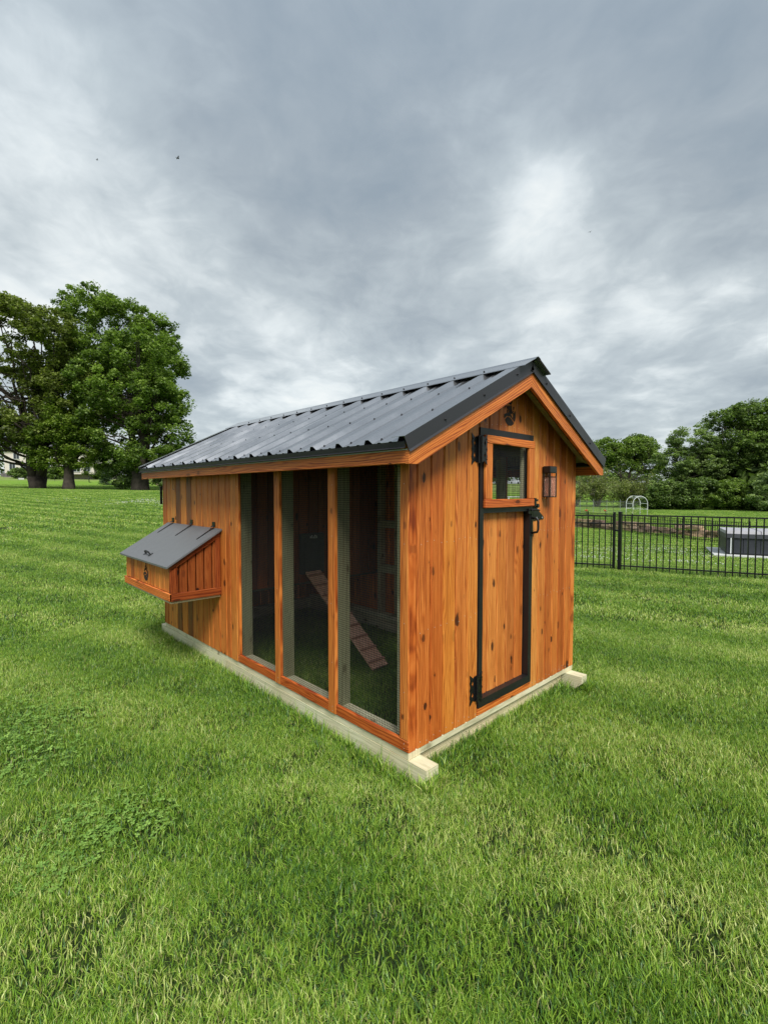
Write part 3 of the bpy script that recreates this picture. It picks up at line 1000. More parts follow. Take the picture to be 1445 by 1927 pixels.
beam('frame_piece', (.618, -.026, 1.366), (1.172, -.0062, 1.4165), (1, 0, 0), M['trim'], parent=wf, color=(.85, .62, .62))
beam('frame_piece', (.619, -.025, 1.4175), (.688, -.0062, 1.741), (0, 0, 1), M['trim'], parent=wf, color=(1.1, 1.08, 1.05))
beam('frame_piece', (1.104, -.025, 1.4175), (1.171, -.0062, 1.741), (0, 0, 1), M['trim'], parent=wf, color=(1.0, .9, .84))
mesh_panel('y', .001, .68, 1.112, 1.41, 1.75, wf, r=.0009, wm=M['screw'])
beam('stud', (1.112, .028, 1.37), (1.146, .050, 1.79), (0, 0, 1), M['pine'], color=(.75, .75, .7))

# hinges
def hinge_leaf(w, h, sgn):
    """keystone leaf with two pierced holes; grows to sgn side from the pin"""
    o = [(0, -.5), (.30, -.5), (.42, -.44), (1.0, -.62), (.92, -.40), (1.0, -.30), (.90, -.12), (1.0, 0), (.90, .12), (1.0, .30), (.92, .40), (1.0, .62), (.42, .44), (.30, .5), (0, .5)]
    hole = lambda cy: [(.52, cy - .16), (.62, cy - .03), (.72, cy), (.62, cy + .03), (.52, cy + .16), (.42, cy + .03), (.36, cy), (.42, cy - .03)]
    f = lambda pl: [(sgn * a * w, b * h) for a, b in pl]
    return [f(o), f(hole(.24)), f(hole(-.24))]
for zc in (1.703, .316):
    hg = empty('hinge', (.5665, -.008, zc), None, None)
    put_under(hg, dr)
    for sg, yo, nm in ((-1, -.0012, 'hinge_leaf'), (1, -.030 if zc > 1 else -.0095, 'hinge_leaf')):
        mb = MB().prism(hinge_leaf(.058 if sg < 0 else .052, .145, sg), (.567, yo, zc), (1, 0, 0), (0, 0, 1), (0, -1, 0), .0032)
        for a, b in ((.82, .40), (.82, 0), (.82, -.40)):
            mb.cyl((.567 + sg * a * .055, yo - .0032, zc + b * .145), (0, -1, 0), .0045, .003, 8)
        mb.build(nm, M['hardware'], hg)
    MB().tube([(.567, -.012, zc - .078), (.567, -.012, zc + .078)], .0075, 10).build('hinge_pin', M['hardware'], hg)

# latch with pull handle
lt = empty('latch', (1.21, -.01, 1.32), None, None)
put_under(lt, dr)
pl = [(1.195, 1.375), (1.213, 1.375), (1.222, 1.352), (1.240, 1.352), (1.250, 1.344), (1.286, 1.320), (1.320, 1.300), (1.334, 1.288), (1.332, 1.277), (1.310, 1.276), (1.260, 1.276), (1.225, 1.270), (1.195, 1.272)]
mb = MB().prism([[(a, b) for a, b in pl]], (0, -.0008, 0), (1, 0, 0), (0, 0, 1), (0, -1, 0), .005)
mb.build('latch_plate', M['hardware'], lt)
mb = MB()
for a, b in ((1.238, 1.353), (1.237, 1.288), (1.312, 1.286)):
    mb.cyl((a, -.006, b), (0, -1, 0), .0055, .003, 8)
mb.build('rivet', M['white'], lt, color=(.5, .5, .5))
MB().box((1.118, -.015, 1.318), (1.190, -.0075, 1.352)).build('keeper', M['hardware'], lt)
mb = MB().tube([(1.135, -.022, 1.340), (1.16, -.034, 1.345), (1.20, -.036, 1.342), (1.235, -.026, 1.338)], .006, 8)
mb.build('latch_bar', M['hardware'], lt)
mb = MB().box((1.190, -.020, 1.365), (1.208, -.006, 1.420)); mb.box((1.2085, -.022, 1.398), (1.228, -.008, 1.412)); mb.cyl((1.235, -.0065, 1.368), (0, -1, 0), .014, .014, 10)
mb.build('catch', M['hardware'], lt)
mb = MB().box((1.160, -.0115, 1.170), (1.182, -.0075, 1.318))
mb.build('handle_plate', M['hardware'], lt)
mb = MB().tube([(1.171, -.010, 1.290), (1.176, -.045, 1.285), (1.180, -.050, 1.265), (1.180, -.050, 1.215), (1.176, -.045, 1.197), (1.171, -.010, 1.190)], .0075, 8)
mb.build('pull_handle', M['hardware'], lt, smooth=True)

# burnt-in round emblem under the ridge
def emblem(name, cx, cz, r, org, ax, an, tall=1.0):
    """disc of two dark fields split by pale furrows, with small strokes above"""
    mb = MB()
    n = 14
    def arc(a0, a1, rad=1.0, k=n):
        return [(rad * r * math.cos(a0 + (a1 - a0) * i / k), rad * r * math.sin(a0 + (a1 - a0) * i / k)) for i in range(k + 1)]
    A = lambda d: math.radians(d)
    az = (0, 0, 1)
    o = (org[0] + ax[0] * cx, org[1] + ax[1] * cx, cz)
    # lower bowl
    lower = arc(A(212), A(316)) + [(.35 * r, -.42 * r), (-.1 * r, -.22 * r), (-.5 * r, -.24 * r)]
    mb.prism([lower], o, ax, az, an, .0012)
    midp = arc(A(182), A(204), 1.0, 4) + [(-.45 * r, -.12 * r), (.0, -.13 * r), (.45 * r, -.36 * r), (.62 * r, -.52 * r), (.30 * r, -.05 * r), (-.2 * r, .22 * r)]
    mb.prism([midp], o, ax, az, an, .0012)
    right = arc(A(-38), A(28), 1.0, 8) + [(.55 * r, .05 * r), (.52 * r, -.25 * r)]
    mb.prism([right], o, ax, az, an, .0012)
    return mb, o, az


mb, o, az = emblem('emblem', 0, 0, .066, (.903, -.0004, 0), (1, 0, 0), (0, -1, 0)) if False else emblem('emblem', 0.0, 1.935, .066, (.903, -.0004, 0), (1, 0, 0), (0, -1, 0))
def strokes(mb, o, ax, az, an, lst, w):
    ax = np.array(ax, float); az = np.array(az, float); o = np.array(o, float)
    for (a, b), (c, d) in lst:
        v = np.array([c - a, d - b]); ln = np.hypot(*v); nn = np.array([-v[1], v[0]]) / ln * w
        mb.prism([[(a + nn[0], b + nn[1]), (c + nn[0], d + nn[1]), (c - nn[0], d - nn[1]), (a - nn[0], b - nn[1])]], o, ax, az, an, .0012)
S = .066
let = []
def glyph(x, y, s, segs):
    for (a, b, c, d) in segs: let.append(((S * (x + a * s), S * (y + b * s)), (S * (x + c * s), S * (y + d * s))))
# two short rows of upright letter-like strokes and a small bird above the bowl
for i, sg in enumerate(([(0, 0, 0, 1), (0, 1, .6, .8), (.6, .8, 0, .5)], [(0, 0, 0, .9), (0, .5, .5, .5), (.5, 0, .5, .9)], [(0, 0, .5, 0), (0, 0, 0, .9), (0, .5, .4, .5), (0, .9, .5, .9)], [(0, 0, 0, 1), (0, 0, .5, 0)], [(.3, 0, .3, .5), (.3, .5, 0, .9), (.3, .5, .6, .9)])):
    glyph(-.85 + i * .34, .50, .34, sg)
for i, sg in enumerate(([(0, 0, 0, 1), (0, 1, .5, .7), (.5, .7, 0, .5)], [(0, 0, .3, 1), (.3, 1, .6, 0)], [(0, 0, 0, 1), (0, 1, .6, 0), (.6, 0, .6, 1)], [(.6, .9, 0, .6), (0, .6, 0, .2), (0, .2, .6, 0)])):
    glyph(-.45 + i * .30, .16, .27, sg)
let += [((S * a, S * b), (S * c, S * d)) for a, b, c, d in ((-.75, 1.0, -.4, 1.35), (-.4, 1.35, -.1, 1.05), (-.1, 1.05, .3, 1.2), (.3, 1.2, .35, 1.75), (.35, 1.75, .5, 1.6), (.3, 1.2, .15, .98), (-.4, 1.35, -.55, 1.6), (-.3, 1.1, .1, 1.0))]
strokes(mb, o, (1, 0, 0), az, (0, -1, 0), let, .0032)
mb.build('emblem', M['brand'], coop)

# lantern beside the door
lan = empty('wall_lantern', (1.35, -.0, 1.53), 'small black box lantern on the gable wall right of the door', 'wall lantern')
lx0, lx1, ly = 1.306, 1.400, -.064
MB().bbox((lx0 + .006, -.0100, 1.590), (lx1 - .006, -.0012, 1.630), .002).build('back_plate', M['hardware'], lan)
MB().bbox((lx0, ly, 1.588), (lx1, -.0105, 1.634), .003).build('cap', M['hardware'], lan)
MB().bbox((lx0, ly, 1.424), (lx1, -.0105, 1.431), .002).build('bottom_plate', M['hardware'], lan)
mb = MB()
for x in (lx0 + .001, lx1 - .008): mb.box((x, ly + .001, 1.4312), (x + .007, ly + .008, 1.5878))
for x in (lx0 + .001, lx1 - .008): mb.box((x, -.0185, 1.4312), (x + .007, -.0115, 1.5878))
mb.box((lx0 + .0082, ly + .0015, 1.560), (lx1 - .0082, ly + .0065, 1.5655))
for x in (lx0 + .0015, lx1 - .0065): mb.box((x, ly + .0082, 1.560), (x + .005, -.0187, 1.5655))
mb.build('cage', M['hardware'], lan)
mb = MB().box((lx0 + .004, ly + .0085, 1.4312), (lx0 + .0055, -.019, 1.5595)); mb.box((lx0 + .0085, ly + .004, 1.4312), (lx1 - .0085, ly + .0055, 1.5595))
mb.build('glass', M['glass'], lan)

# --- nest box on the long wall
NB = empty('nest_box', (-.2, 2.66, .62), None, None)
NB['label'] = 'nest box with sloping grey lid bolted to the far end of the long wall'
put_under(NB, coop)
XF, Y0, Y1 = -.395, 2.105, 3.215
zl = lambda x: 1.150 + (x / .43) * .262      # underside of the lid
# boards of the front
e = list(np.linspace(Y0 + .02, Y1 - .018, 11))
ft = [(1.0, .95, .95), (1.05, 1.0, .95), (1.15, 1.2, 1.2), (.95, .9, .88), (1.05, 1.05, 1.0), (1.15, 1.15, 1.1), (.92, .80, .85), (1.12, 1.15, 1.1), (.62, .5, .6), (1.05, 1.0, .95)]
for i in range(10):
    vboard('siding_board', (XF, e[i]), (0, 1), (-1, 0), e[i + 1] - e[i], .014, .69, zl(XF) - .003, M['cedar'], parent=NB, color=ft[i])
beam('box_rail', (XF - .016, Y0 - .016, .627), (XF, Y1 + .004, .688), (0, 1, 0), M['trim'], parent=NB, color=(1.1, .95, .9))
vboard('box_stile', (XF, Y0 - .0005), (0, 1), (-1, 0), .0195, .014, .689, zl(XF) - .003, M['trim'], parent=NB, color=(.8, .6, .55))
vboard('box_stile', (XF, Y1 - .0175), (0, 1), (-1, 0), .0175, .014, .689, zl(XF) - .003, M['trim'], parent=NB, color=(.9, .72, .66))
# near and far sides
for yy, out in ((Y0, (0, -1)), (Y1, (0, 1))):
    e = list(np.linspace(XF + .002, -.002, 7))
    for i in range(6):
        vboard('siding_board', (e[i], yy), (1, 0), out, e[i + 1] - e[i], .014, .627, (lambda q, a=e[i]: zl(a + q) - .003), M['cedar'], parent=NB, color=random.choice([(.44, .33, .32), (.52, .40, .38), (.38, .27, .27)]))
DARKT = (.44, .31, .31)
yo = Y0 - .016
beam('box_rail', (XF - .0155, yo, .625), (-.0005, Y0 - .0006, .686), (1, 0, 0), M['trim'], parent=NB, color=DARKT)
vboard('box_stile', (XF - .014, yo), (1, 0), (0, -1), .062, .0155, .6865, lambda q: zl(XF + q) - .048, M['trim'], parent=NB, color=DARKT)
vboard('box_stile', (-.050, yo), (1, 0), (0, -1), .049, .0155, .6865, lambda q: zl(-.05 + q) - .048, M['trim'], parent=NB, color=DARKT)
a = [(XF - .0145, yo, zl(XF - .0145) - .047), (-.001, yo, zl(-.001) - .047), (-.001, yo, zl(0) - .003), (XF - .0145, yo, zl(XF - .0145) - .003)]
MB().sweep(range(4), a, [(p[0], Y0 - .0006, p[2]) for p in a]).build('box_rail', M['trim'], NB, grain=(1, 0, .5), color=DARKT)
beam('box_floor', (XF + .001, Y0 + .0005, .605), (-.001, Y1 - .015, .6245), (0, 1, 0), M['pine'], parent=NB)
# lid
ly0, ly1 = 2.062, 3.252
xo = -.438
a = [(-.003, ly0, zl(-.003)), (xo, ly0, zl(xo)), (xo, ly0, zl(xo) + .014), (-.003, ly0, zl(-.003) + .014)]
lid = MB().sweep(range(4), a, [(p[0], ly1, p[2]) for p in a]).build('lid', M['poly'], NB)
lid['label'] = 'charcoal grey board lid with three black hinges'
sd_ = np.array((-1, 0, -.262 / .43)); sd_ /= np.linalg.norm(sd_)
nn = np.array((-.262 / .43, 0, 1)); nn /= np.linalg.norm(nn)
for yh in (2.215, 2.672, 3.118):
    hg = empty('hinge', (-.01, yh, 1.17), None, None); put_under(hg, NB)
    mb = MB().bbox((-.0055, yh - .027, 1.178), (-.0005, yh + .027, 1.212), .001)
    mb.tube([(-.011, yh - .030, 1.174), (-.011, yh + .030, 1.174)], .0055, 8)
    mb.build('hinge_plate', M['hardware'], hg)
    s0 = np.array((-.012, yh, zl(-.012) + .0145)) + nn * .001
    mb = MB()
    tri = [(0, -.028), (.03, -.012), (.15, -.006), (.158, 0), (.15, .006), (.03, .012), (0, .028)]
    mb.prism([tri], s0, sd_, (0, 1, 0), nn, .003)
    for a_ in (.03, .08, .135): mb.cyl(s0 + sd_ * a_ + nn * .003, nn, .004, .002, 6)
    mb.build('hinge_strap', M['hardware'], hg)
hx = -.375
hp = np.array((hx, 2.665, zl(hx) + .0145))
mb = MB()
mb.tube([hp + np.array((0, -.055, 0)), hp + nn * .028 + np.array((0, -.045, 0)), hp + nn * .034 + np.array((0, 0, 0)), hp + nn * .028 + np.array((0, .045, 0)), hp + np.array((0, .055, 0))], .006, 8)
for sgn in (-1, 1): mb.prism([[(-.012, -.02), (.012, -.02), (.012, .02), (-.012, .02)]], hp + np.array((0, sgn * .062, 0)), (0, 1, 0), sd_, nn, .003)
mb.build('lid_handle', M['hardware'], lid, smooth=False)
# emblem on the box front (bowl with furrows, tall ornament over it)
r = .062
mb, o, az = emblem('emblem', 0.0, .775, r, (XF - .0005, 2.665, 0), (0, -1, 0), (-1, 0, 0))
st = [((0, r * .9), (0, r * 2.2)), ((-.3 * r, r * .75), (.05 * r, r * 1.1)), ((.3 * r, r * .7), (-.02 * r, r * 1.15)), ((-.25 * r, r * 1.9), (0, 2.25 * r)), ((0, 2.25 * r), (.12 * r, 1.95 * r)), ((-.7 * r, .25 * r), (-.1 * r, .62 * r)), ((-.1 * r, .62 * r), (.6 * r, .3 * r)), ((-.5 * r, .5 * r), (.45 * r, .75 * r))]
strokes(mb, o, (0, -1, 0), az, (-1, 0, 0), st, .006)
mb.build('emblem', M['brand'], NB)
# wire hook under the eave and handle at the far corner
MB().tube([(-.006, 3.085, 1.585), (-.010, 3.085, 1.56), (-.012, 3.083, 1.492), (-.014, 3.070, 1.482), (-.016, 3.045, 1.484)], .0035, 6).build('hook', M['brass'], coop)
MB().bbox((-.004, L + .045, 1.335), (.016, L + .065, 1.515), .003).build('door_handle', M['hardware'], coop)

# --- ramp from the pop door to the grass
rp0 = np.array((.985 - .105, YP - .032, .708)); rp1 = np.array((.905, 1.175, .035))
rw = .165
d = rp1 - rp0; ln = np.linalg.norm(d); d /= ln
ac = np.array((1., 0, 0)); ac -= d * (ac @ d); ac /= np.linalg.norm(ac)
nr = np.cross(ac, d); nr = nr if nr[2] > 0 else -nr
ramp = empty('ramp', tuple(rp1), None, None); put_under(ramp, coop)
def rbox(s0, s1, a0, a1, h0, h1):
    P = lambda s, a, h: rp0 + d * s + ac * a + nr * h
    return MB().add([P(s0, a0, h0), P(s1, a0, h0), P(s1, a1, h0), P(s0, a1, h0), P(s0, a0, h1), P(s1, a0, h1), P(s1, a1, h1), P(s0, a1, h1)],
                    [(0, 3, 2, 1), (4, 5, 6, 7), (0, 1, 5, 4), (1, 2, 6, 5), (2, 3, 7, 6), (3, 0, 4, 7)])
rbox(0, ln, -rw / 2, rw / 2, 0, .018).build('ramp_board', M['ramp'], ramp, grain=tuple(d), color=(1.25, 1.22, 1.2))
for k in range(9):
    s_ = .05 + k * (ln - .12) / 8
    rbox(s_, s_ + .016, -rw / 2 - .004, rw / 2 + .004, .0182, .029).build('cleat', M['ramp'], ramp, grain=tuple(ac), color=(.7, .6, .55))

# nails along the siding ends
nl = MB()
for i in range(len(zb_list)):
    a, b, zb = zb_list[i]
    for z in (zb + .028, min(gz(a), gz(b)) - .12) + (() if zb > 1 else (.75, 1.2)):
        for q in (.25, .75):
            x = a + (b - a) * q + random.uniform(-.006, .006)
            nl.cyl((x, -.0002, z + random.uniform(-.012, .012)), (0, -1, 0), .0019, .0008, 6)
for yy in (.03, .62, 1.23, 1.8):
    for z in (.16, .185, .45, .8, 1.2, 1.5):
        nl.cyl((-.0032, yy + random.uniform(-.008, .008), z), (-1, 0, 0), .0019, .0008, 6)
nl.build('nail_heads', M['white'], coop, kind='stuff', color=(.8, .75, .65))

# ------------------------------------------------------------------ leaves, bark
def leaf_material(name, dark, mid, light, trans=0.35):
    mt, t, bs = new_mat(name)
    rnd = t.add('ShaderNodeAttribute', attribute_name='rnd').outputs['Fac']
    pos = t.add('ShaderNodeTexCoord').outputs['Object']
    n = t.noise(pos, 0.35, 3)
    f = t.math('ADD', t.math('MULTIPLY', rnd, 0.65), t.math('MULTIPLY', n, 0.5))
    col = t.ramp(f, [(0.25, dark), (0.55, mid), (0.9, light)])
    t.l.new(col, bs.inputs['Base Color'])
    bs.inputs['Roughness'].default_value = 0.5
    bs.inputs['Specular IOR Level'].default_value = 0.3
    tr = t.add('ShaderNodeBsdfTranslucent')
    t.l.new(t.mix(1.0, col, (1.05, 1.2, 0.5), 'MULTIPLY'), tr.inputs[0])
    mx = t.add('ShaderNodeMixShader', ins={0: trans + .05})
    t.l.new(bs.outputs[0], mx.inputs[1]); t.l.new(tr.outputs[0], mx.inputs[2])
    t.l.new(mx.outputs[0], t.n['Material Output'].inputs['Surface'])
    return mt


LM = {
    'maple': leaf_material('maple_leaves', (0.050, 0.088, 0.022), (0.145, 0.225, 0.045), (0.31, 0.42, 0.09)),
    'olive': leaf_material('olive_leaves', (0.055, 0.070, 0.020), (0.14, 0.18, 0.04), (0.27, 0.32, 0.08)),
    'bright': leaf_material('bright_leaves', (0.075, 0.125, 0.020), (0.145, 0.215, 0.030), (0.24, 0.33, 0.05)),
    'dark': leaf_material('dark_leaves', (0.036, 0.062, 0.020), (0.12, 0.185, 0.050), (0.28, 0.38, 0.11)),
    'feather': leaf_material('feathery_leaves', (0.075, 0.120, 0.045), (0.20, 0.28, 0.105), (0.37, 0.46, 0.19)),
    'spruce': leaf_material('spruce_needles', (0.022, 0.045, 0.020), (0.040, 0.075, 0.035), (0.075, 0.12, 0.055), .1),
    'brush': leaf_material('brush_leaves', (0.10, 0.13, 0.035), (0.20, 0.24, 0.065), (0.33, 0.36, 0.12)),
}
M['bark'] = flat_mat('bark', (0.055, 0.045, 0.036), 0.9, 0, 0.45, 3.0, 0.03, 0.2, 7.0)
M['greybark'] = flat_mat('grey_twigs', (0.17, 0.15, 0.13), 0.9, 0, 0.3, 3.0, 0.01, 0.2, 9.0)


def leaf_quads(centres, normals_up, size, r, aspect=1.0):
    n = len(centres)
    # random frames, biased so that leaves lie rather flat
    nv = r.normal(0, 1, (n, 3)); nv[:, 2] = np.abs(nv[:, 2]) + normals_up
    nv /= np.linalg.norm(nv, axis=1, keepdims=True)
    a = np.cross(nv, r.normal(0, 1, (n, 3))); a /= np.linalg.norm(a, axis=1, keepdims=True)
    b = np.cross(nv, a)
    s = size * r.uniform(.55, 1.3, n)[:, None]
    A = a * s * .5; B = b * s * .5 * aspect
    fold = nv * s * .14
    V = np.stack([centres - A, centres - B * .8 + fold, centres + A, centres + B * .8 + fold], 1).reshape(-1, 3)
    q = np.arange(n)[:, None] * 4 + np.array([[0, 1, 2, 3]])
    return V, q


def crown_points(ells, nclump, per, cr, r, shell=0.5, holes=0.35, flat=.7):
    """clump centres in a union of ellipsoids, leaves scattered over each clump"""
    ells = np.array(ells, float)
    vol = ells[:, 3] * ells[:, 4] * ells[:, 5]
    cen = []
    ph = r.uniform(0, 6.28, 6)
    while len(cen) < nclump:
        e = ells[r.choice(len(ells), p=vol / vol.sum())]
        v = r.normal(0, 1, 3); v /= np.linalg.norm(v)
        rad = (shell + (1 - shell) * r.random()) ** .6
        p = e[:3] + v * e[3:6] * rad
        h = math.sin(p[0] * .9 + ph[0]) + math.sin(p[1] * .8 + ph[1]) + math.sin(p[2] * 1.1 + ph[2]) + math.sin((p[0] + p[2]) * .6 + ph[3])
        if h < -4 * (.5 - holes) and r.random() < .8 and holes > 0: continue
        cen.append(p)
    cen = np.array(cen)
    rad = cr * r.uniform(.55, 1.35, nclump)
    k = np.repeat(np.arange(nclump), per)
    d = r.normal(0, 1, (len(k), 3)); d /= np.linalg.norm(d, axis=1, keepdims=True)
    rr = r.random(len(k)) ** .45
    P = cen[k] + d * (rad[k] * rr)[:, None] * np.array([1, 1, flat])
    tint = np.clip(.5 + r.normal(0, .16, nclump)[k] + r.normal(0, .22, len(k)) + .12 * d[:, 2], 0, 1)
    return cen, P, tint


def limb(mb, a, b, r0, r1, r, wob=.08, n=5, sides=7):
    a = np.array(a, float); b = np.array(b, float)
    L_ = np.linalg.norm(b - a)
    pts = [a + (b - a) * t_ + (r.normal(0, wob * L_ * .5, 3) * math.sin(math.pi * t_) if 0 < t_ < 1 else 0) for t_ in np.linspace(0, 1, n)]
    mb.tube(pts, list(np.linspace(r0, r1, n)), sides)
    return pts


def tree(name, label, lat, dep, ells, leafmat, seed, nclump=260, per=170, leaf=.24, cr=.9, trunk=(.5, 3.0), forks=None, holes=.35, shell=.5, group=None, bark='bark', up=.6, flat=.7, nlimb=26, flare=1.5, cat='tree', zoff=0):
    """ells: (lateral offset, depth offset, height above base, radii x3) in metres on the site grid"""
    r = np.random.default_rng(seed)
    x, y = site(lat, dep); z = hgt(x, y) + zoff
    root = empty(name, (x, y, z), label, cat, group)
    E_ = []
    for (a, b, c, ra, rb, rc_) in ells:
        ox = RH[0] * a + FH[0] * b; oy = RH[1] * a + FH[1] * b
        E_.append((ox, oy, c, ra, rb, rc_))
    cen, P, tint = crown_points(E_, nclump, per, cr, r, shell, holes, flat)
    V, q = leaf_quads(P, up, leaf, r)
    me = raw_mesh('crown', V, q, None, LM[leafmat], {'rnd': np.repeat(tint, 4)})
    o = bpy.data.objects.new('crown', me); COL.objects.link(o); o.parent = root
    # trunk, forks, limbs
    mb = MB()
    rt, ht = trunk
    if forks is None: forks = [(0, 0, ht * 2.0, .6)]
    base = [np.array((0, 0, -.3)), np.array((0, 0, .25)), np.array((0, 0, .9)), np.array((0, 0, ht * .65)), np.array((0, 0, ht))]
    mb.tube(base, [rt * flare, rt * flare * .86, rt * 1.08, rt, rt * 1.04], 14)
    ends = []
    for (a, b, c, k) in forks:
        ox = RH[0] * a + FH[0] * b; oy = RH[1] * a + FH[1] * b
        off = np.array((ox, oy, 0)); off = off / (np.linalg.norm(off) + 1e-6) * rt * .35
        pts = limb(mb, np.array((0, 0, ht * .7)) + off, (ox, oy, c), rt * k, rt * k * .55, r, .05, 6, 10)
        ends.append((pts, rt * k))
    sel = r.choice(len(cen), min(nlimb, len(cen)), replace=False)
    for i in sel:
        c = cen[i]
        pts, rk = ends[r.integers(len(ends))]
        pts2 = [p for p in pts if p[2] < c[2] + .5] or pts[:2]
        s_ = pts2[r.integers(max(0, len(pts2) - 4), len(pts2))]
        lp = limb(mb, s_, c, rk * .32, .02, r, .10, 5, 6)
        for j in range(2):
            k2 = cen[r.integers(len(cen))]
            if np.linalg.norm(k2 - lp[2]) < 4.0: limb(mb, lp[2 + j % 2], k2, rk * .12, .012, r, .1, 4, 5)
    tb = mb.build('trunk', M[bark], None, smooth=True)
    tb.parent = root
    return root


# --- the four big shade trees on the left, base at 40-45 m
tree('shade_tree', 'large olive green shade tree with thick forked trunk at the left edge', -29.2, 40.5,
     [(-4, 0, 8.2, 6.0, 5.5, 3.6), (-1.0, 0, 12.2, 4.6, 5, 3.6), (2.4, .5, 8.2, 2.6, 3.5, 2.8), (-5, 1, 5.3, 5.0, 4.5, 2.2), (0.6, 0, 5.4, 4.4, 4, 1.9), (-2.2, 0, 14.0, 2.6, 3, 1.9)],
     'olive', 11, 800, 100, .20, .55, (.66, 1.0), [(-1.2, 0, 7.0, .62), (1.5, .3, 8.2, .60), (.2, .5, 10.5, .4)], holes=.40, nlimb=56, flare=1.08)
tree('shade_tree', 'tallest dark green shade tree behind the small bright one on the left', -30.1, 46,
     [(2.5, 0, 16.4, 2.9, 4, 2.4), (5.3, 0, 15.6, 3.0, 3.4, 2.2), (3.5, 0, 12.4, 4.4, 5, 2.3), (1.1, 0, 9.6, 3.4, 4.5, 2.0), (6.3, 0, 9.4, 3.2, 5, 1.9), (1.8, 0, 6.4, 3.4, 4, 1.6), (8.1, 0, 14.2, 2.4, 3, 2.0), (9.1, 0, 11.4, 2.1, 3, 1.7)],
     'maple', 12, 900, 100, .21, .58, (.36, 3.2), [(.4, 0, 11, .6), (4.6, .4, 11, .65), (2.2, 0, 13, .5)], holes=.42, nlimb=60)
tree('shade_tree', 'broad dark green shade tree beyond the far end of the coop roof', -20.8, 41.0,
     [(.3, 0, 11.0, 3.1, 4, 2.7), (-1.8, 0, 9.0, 3.8, 4, 2.8), (.7, 0, 7.4, 3.3, 4, 2.4), (1.7, 0, 4.6, 2.7, 3, 2.3), (-1.5, 0, 5.4, 3.6, 3.4, 2.2), (1.0, 0, 3.0, 2.8, 2.6, 1.5), (-2.4, 0, 2.6, 1.6, 1.5, 1.2)],
     'maple', 13, 820, 100, .20, .55, (.62, 1.6), [(-.8, 0, 7.5, .6), (.9, .3, 8, .55), (.1, 0, 9, .5)], holes=.40, nlimb=50, flare=1.35)
tree('young_tree', 'small bright green tree between the two thick trunks on the left', -26.0, 39.6,
     [(0, 0, 5.1, 2.2, 2, 1.5), (-1.6, 0, 4.0, 1.9, 1.8, 1.6), (1.0, 0, 3.4, 1.5, 1.7, 1.6), (-1.2, 0, 2.4, 1.7, 1.5, 1.0), (1.3, 0, 2.0, .9, 1, .9), (-.6, 0, 6.4, 1.5, 1.5, 1.0)],
     'bright', 14, 330, 100, .17, .45, (.30, 2.6), [(-.5, 0, 4.8, .6), (.4, 0, 5.4, .55)], holes=.2, nlimb=22, flare=1.75)
# bushy sprouts round the third trunk
tree('bush', 'loose green bush at the foot of the shade tree by the coop roof', -22.9, 42, [(0, 0, 1.6, 1.5, 1.3, 1.5), (.9, 0, 2.6, 1.3, 1.1, 1.2)], 'feather', 15, 60, 120, .17, .42, (.06, .8), nlimb=14, cat='bush')
tree('bush', 'low leafy bush right of the shade tree trunk, beside the coop', -18.6, 42, [(0, 0, .9, 1.5, 1.2, .9), (-.6, 0, 2.0, 1.0, 1, .8)], 'feather', 16, 60, 120, .16, .40, (.05, .5), nlimb=12, cat='bush')


def conifer(name, label, lat, dep, h, w, seed):
    r = np.random.default_rng(seed)
    x, y = site(lat, dep); z = hgt(x, y)
    root = empty(name, (x, y, z), label, 'tree')
    C_ = []; T_ = []
    for i in range(16):
        zz = .12 + (i / 16) ** .9 * h * .9
        rad = w * (1 - zz / h) * r.uniform(.85, 1.1) + .05
        for k in range(int(5 + 12 * (1 - zz / h))):
            a = r.uniform(0, 6.28)
            for s_ in np.linspace(.15, 1, 9):
                C_.append((math.cos(a) * rad * s_, math.sin(a) * rad * s_, zz - .10 * rad * s_ + .05 * s_ ** 2)); T_.append(r.uniform(.1, .6) + .3 * s_)
    C_ = np.repeat(np.array(C_), 3, 0) + r.normal(0, .035, (len(C_) * 3, 3))
    V, q = leaf_quads(C_, .3, .15, r, .5)
    me = raw_mesh('crown', V, q, None, LM['spruce'], {'rnd': np.repeat(np.repeat(T_, 3), 4)})
    o = bpy.data.objects.new('crown', me); COL.objects.link(o); o.parent = root
    tb = MB().tube([(0, 0, -.1), (0, 0, h * .95)], [.07, .01], 6).build('trunk', M['bark'], None); tb.parent = root
    return root


conifer('spruce_tree', 'small dark spruce standing alone on the lawn between two tree trunks', -37.6, 65, 2.5, 1.05, 5)

# --- right hand side
tree('round_tree', 'round crowned bright green tree with forked trunk beyond the garden', 39.2, 78,
     [(-3.0, 0, 8.2, 3.2, 3.2, 2.4), (1.4, 0, 8.6, 3.8, 3.4, 2.3), (-.8, 0, 6.4, 3.6, 3.4, 1.6), (3.4, 0, 6.4, 2.4, 3, 1.9)],
     'maple', 21, 430, 80, .28, .68, (.30, 2.4), [(-1.6, 0, 7.5, .7), (1.4, 0, 8.2, .65)], holes=.25, nlimb=36)
tree('feathery_tree', 'pale feathery tree leaning left beside the dark tree mass', 38.0, 60,
     [(0.2, 0, 8.3, 2.8, 2.6, 1.9), (-2.0, 0, 5.6, 2.8, 2.6, 1.9), (2.4, 0, 5.4, 2.8, 2.6, 2.2), (-2.2, 0, 3.0, 2.6, 2.2, 1.6), (1.2, 0, 2.6, 3.0, 2.2, 1.6)],
     'feather', 22, 560, 85, .20, .6, (.22, 2.0), [(-1.5, 0, 5.0, .7), (1.4, 0, 7.0, .65)], holes=.28, nlimb=30, up=1.2, flat=.45)
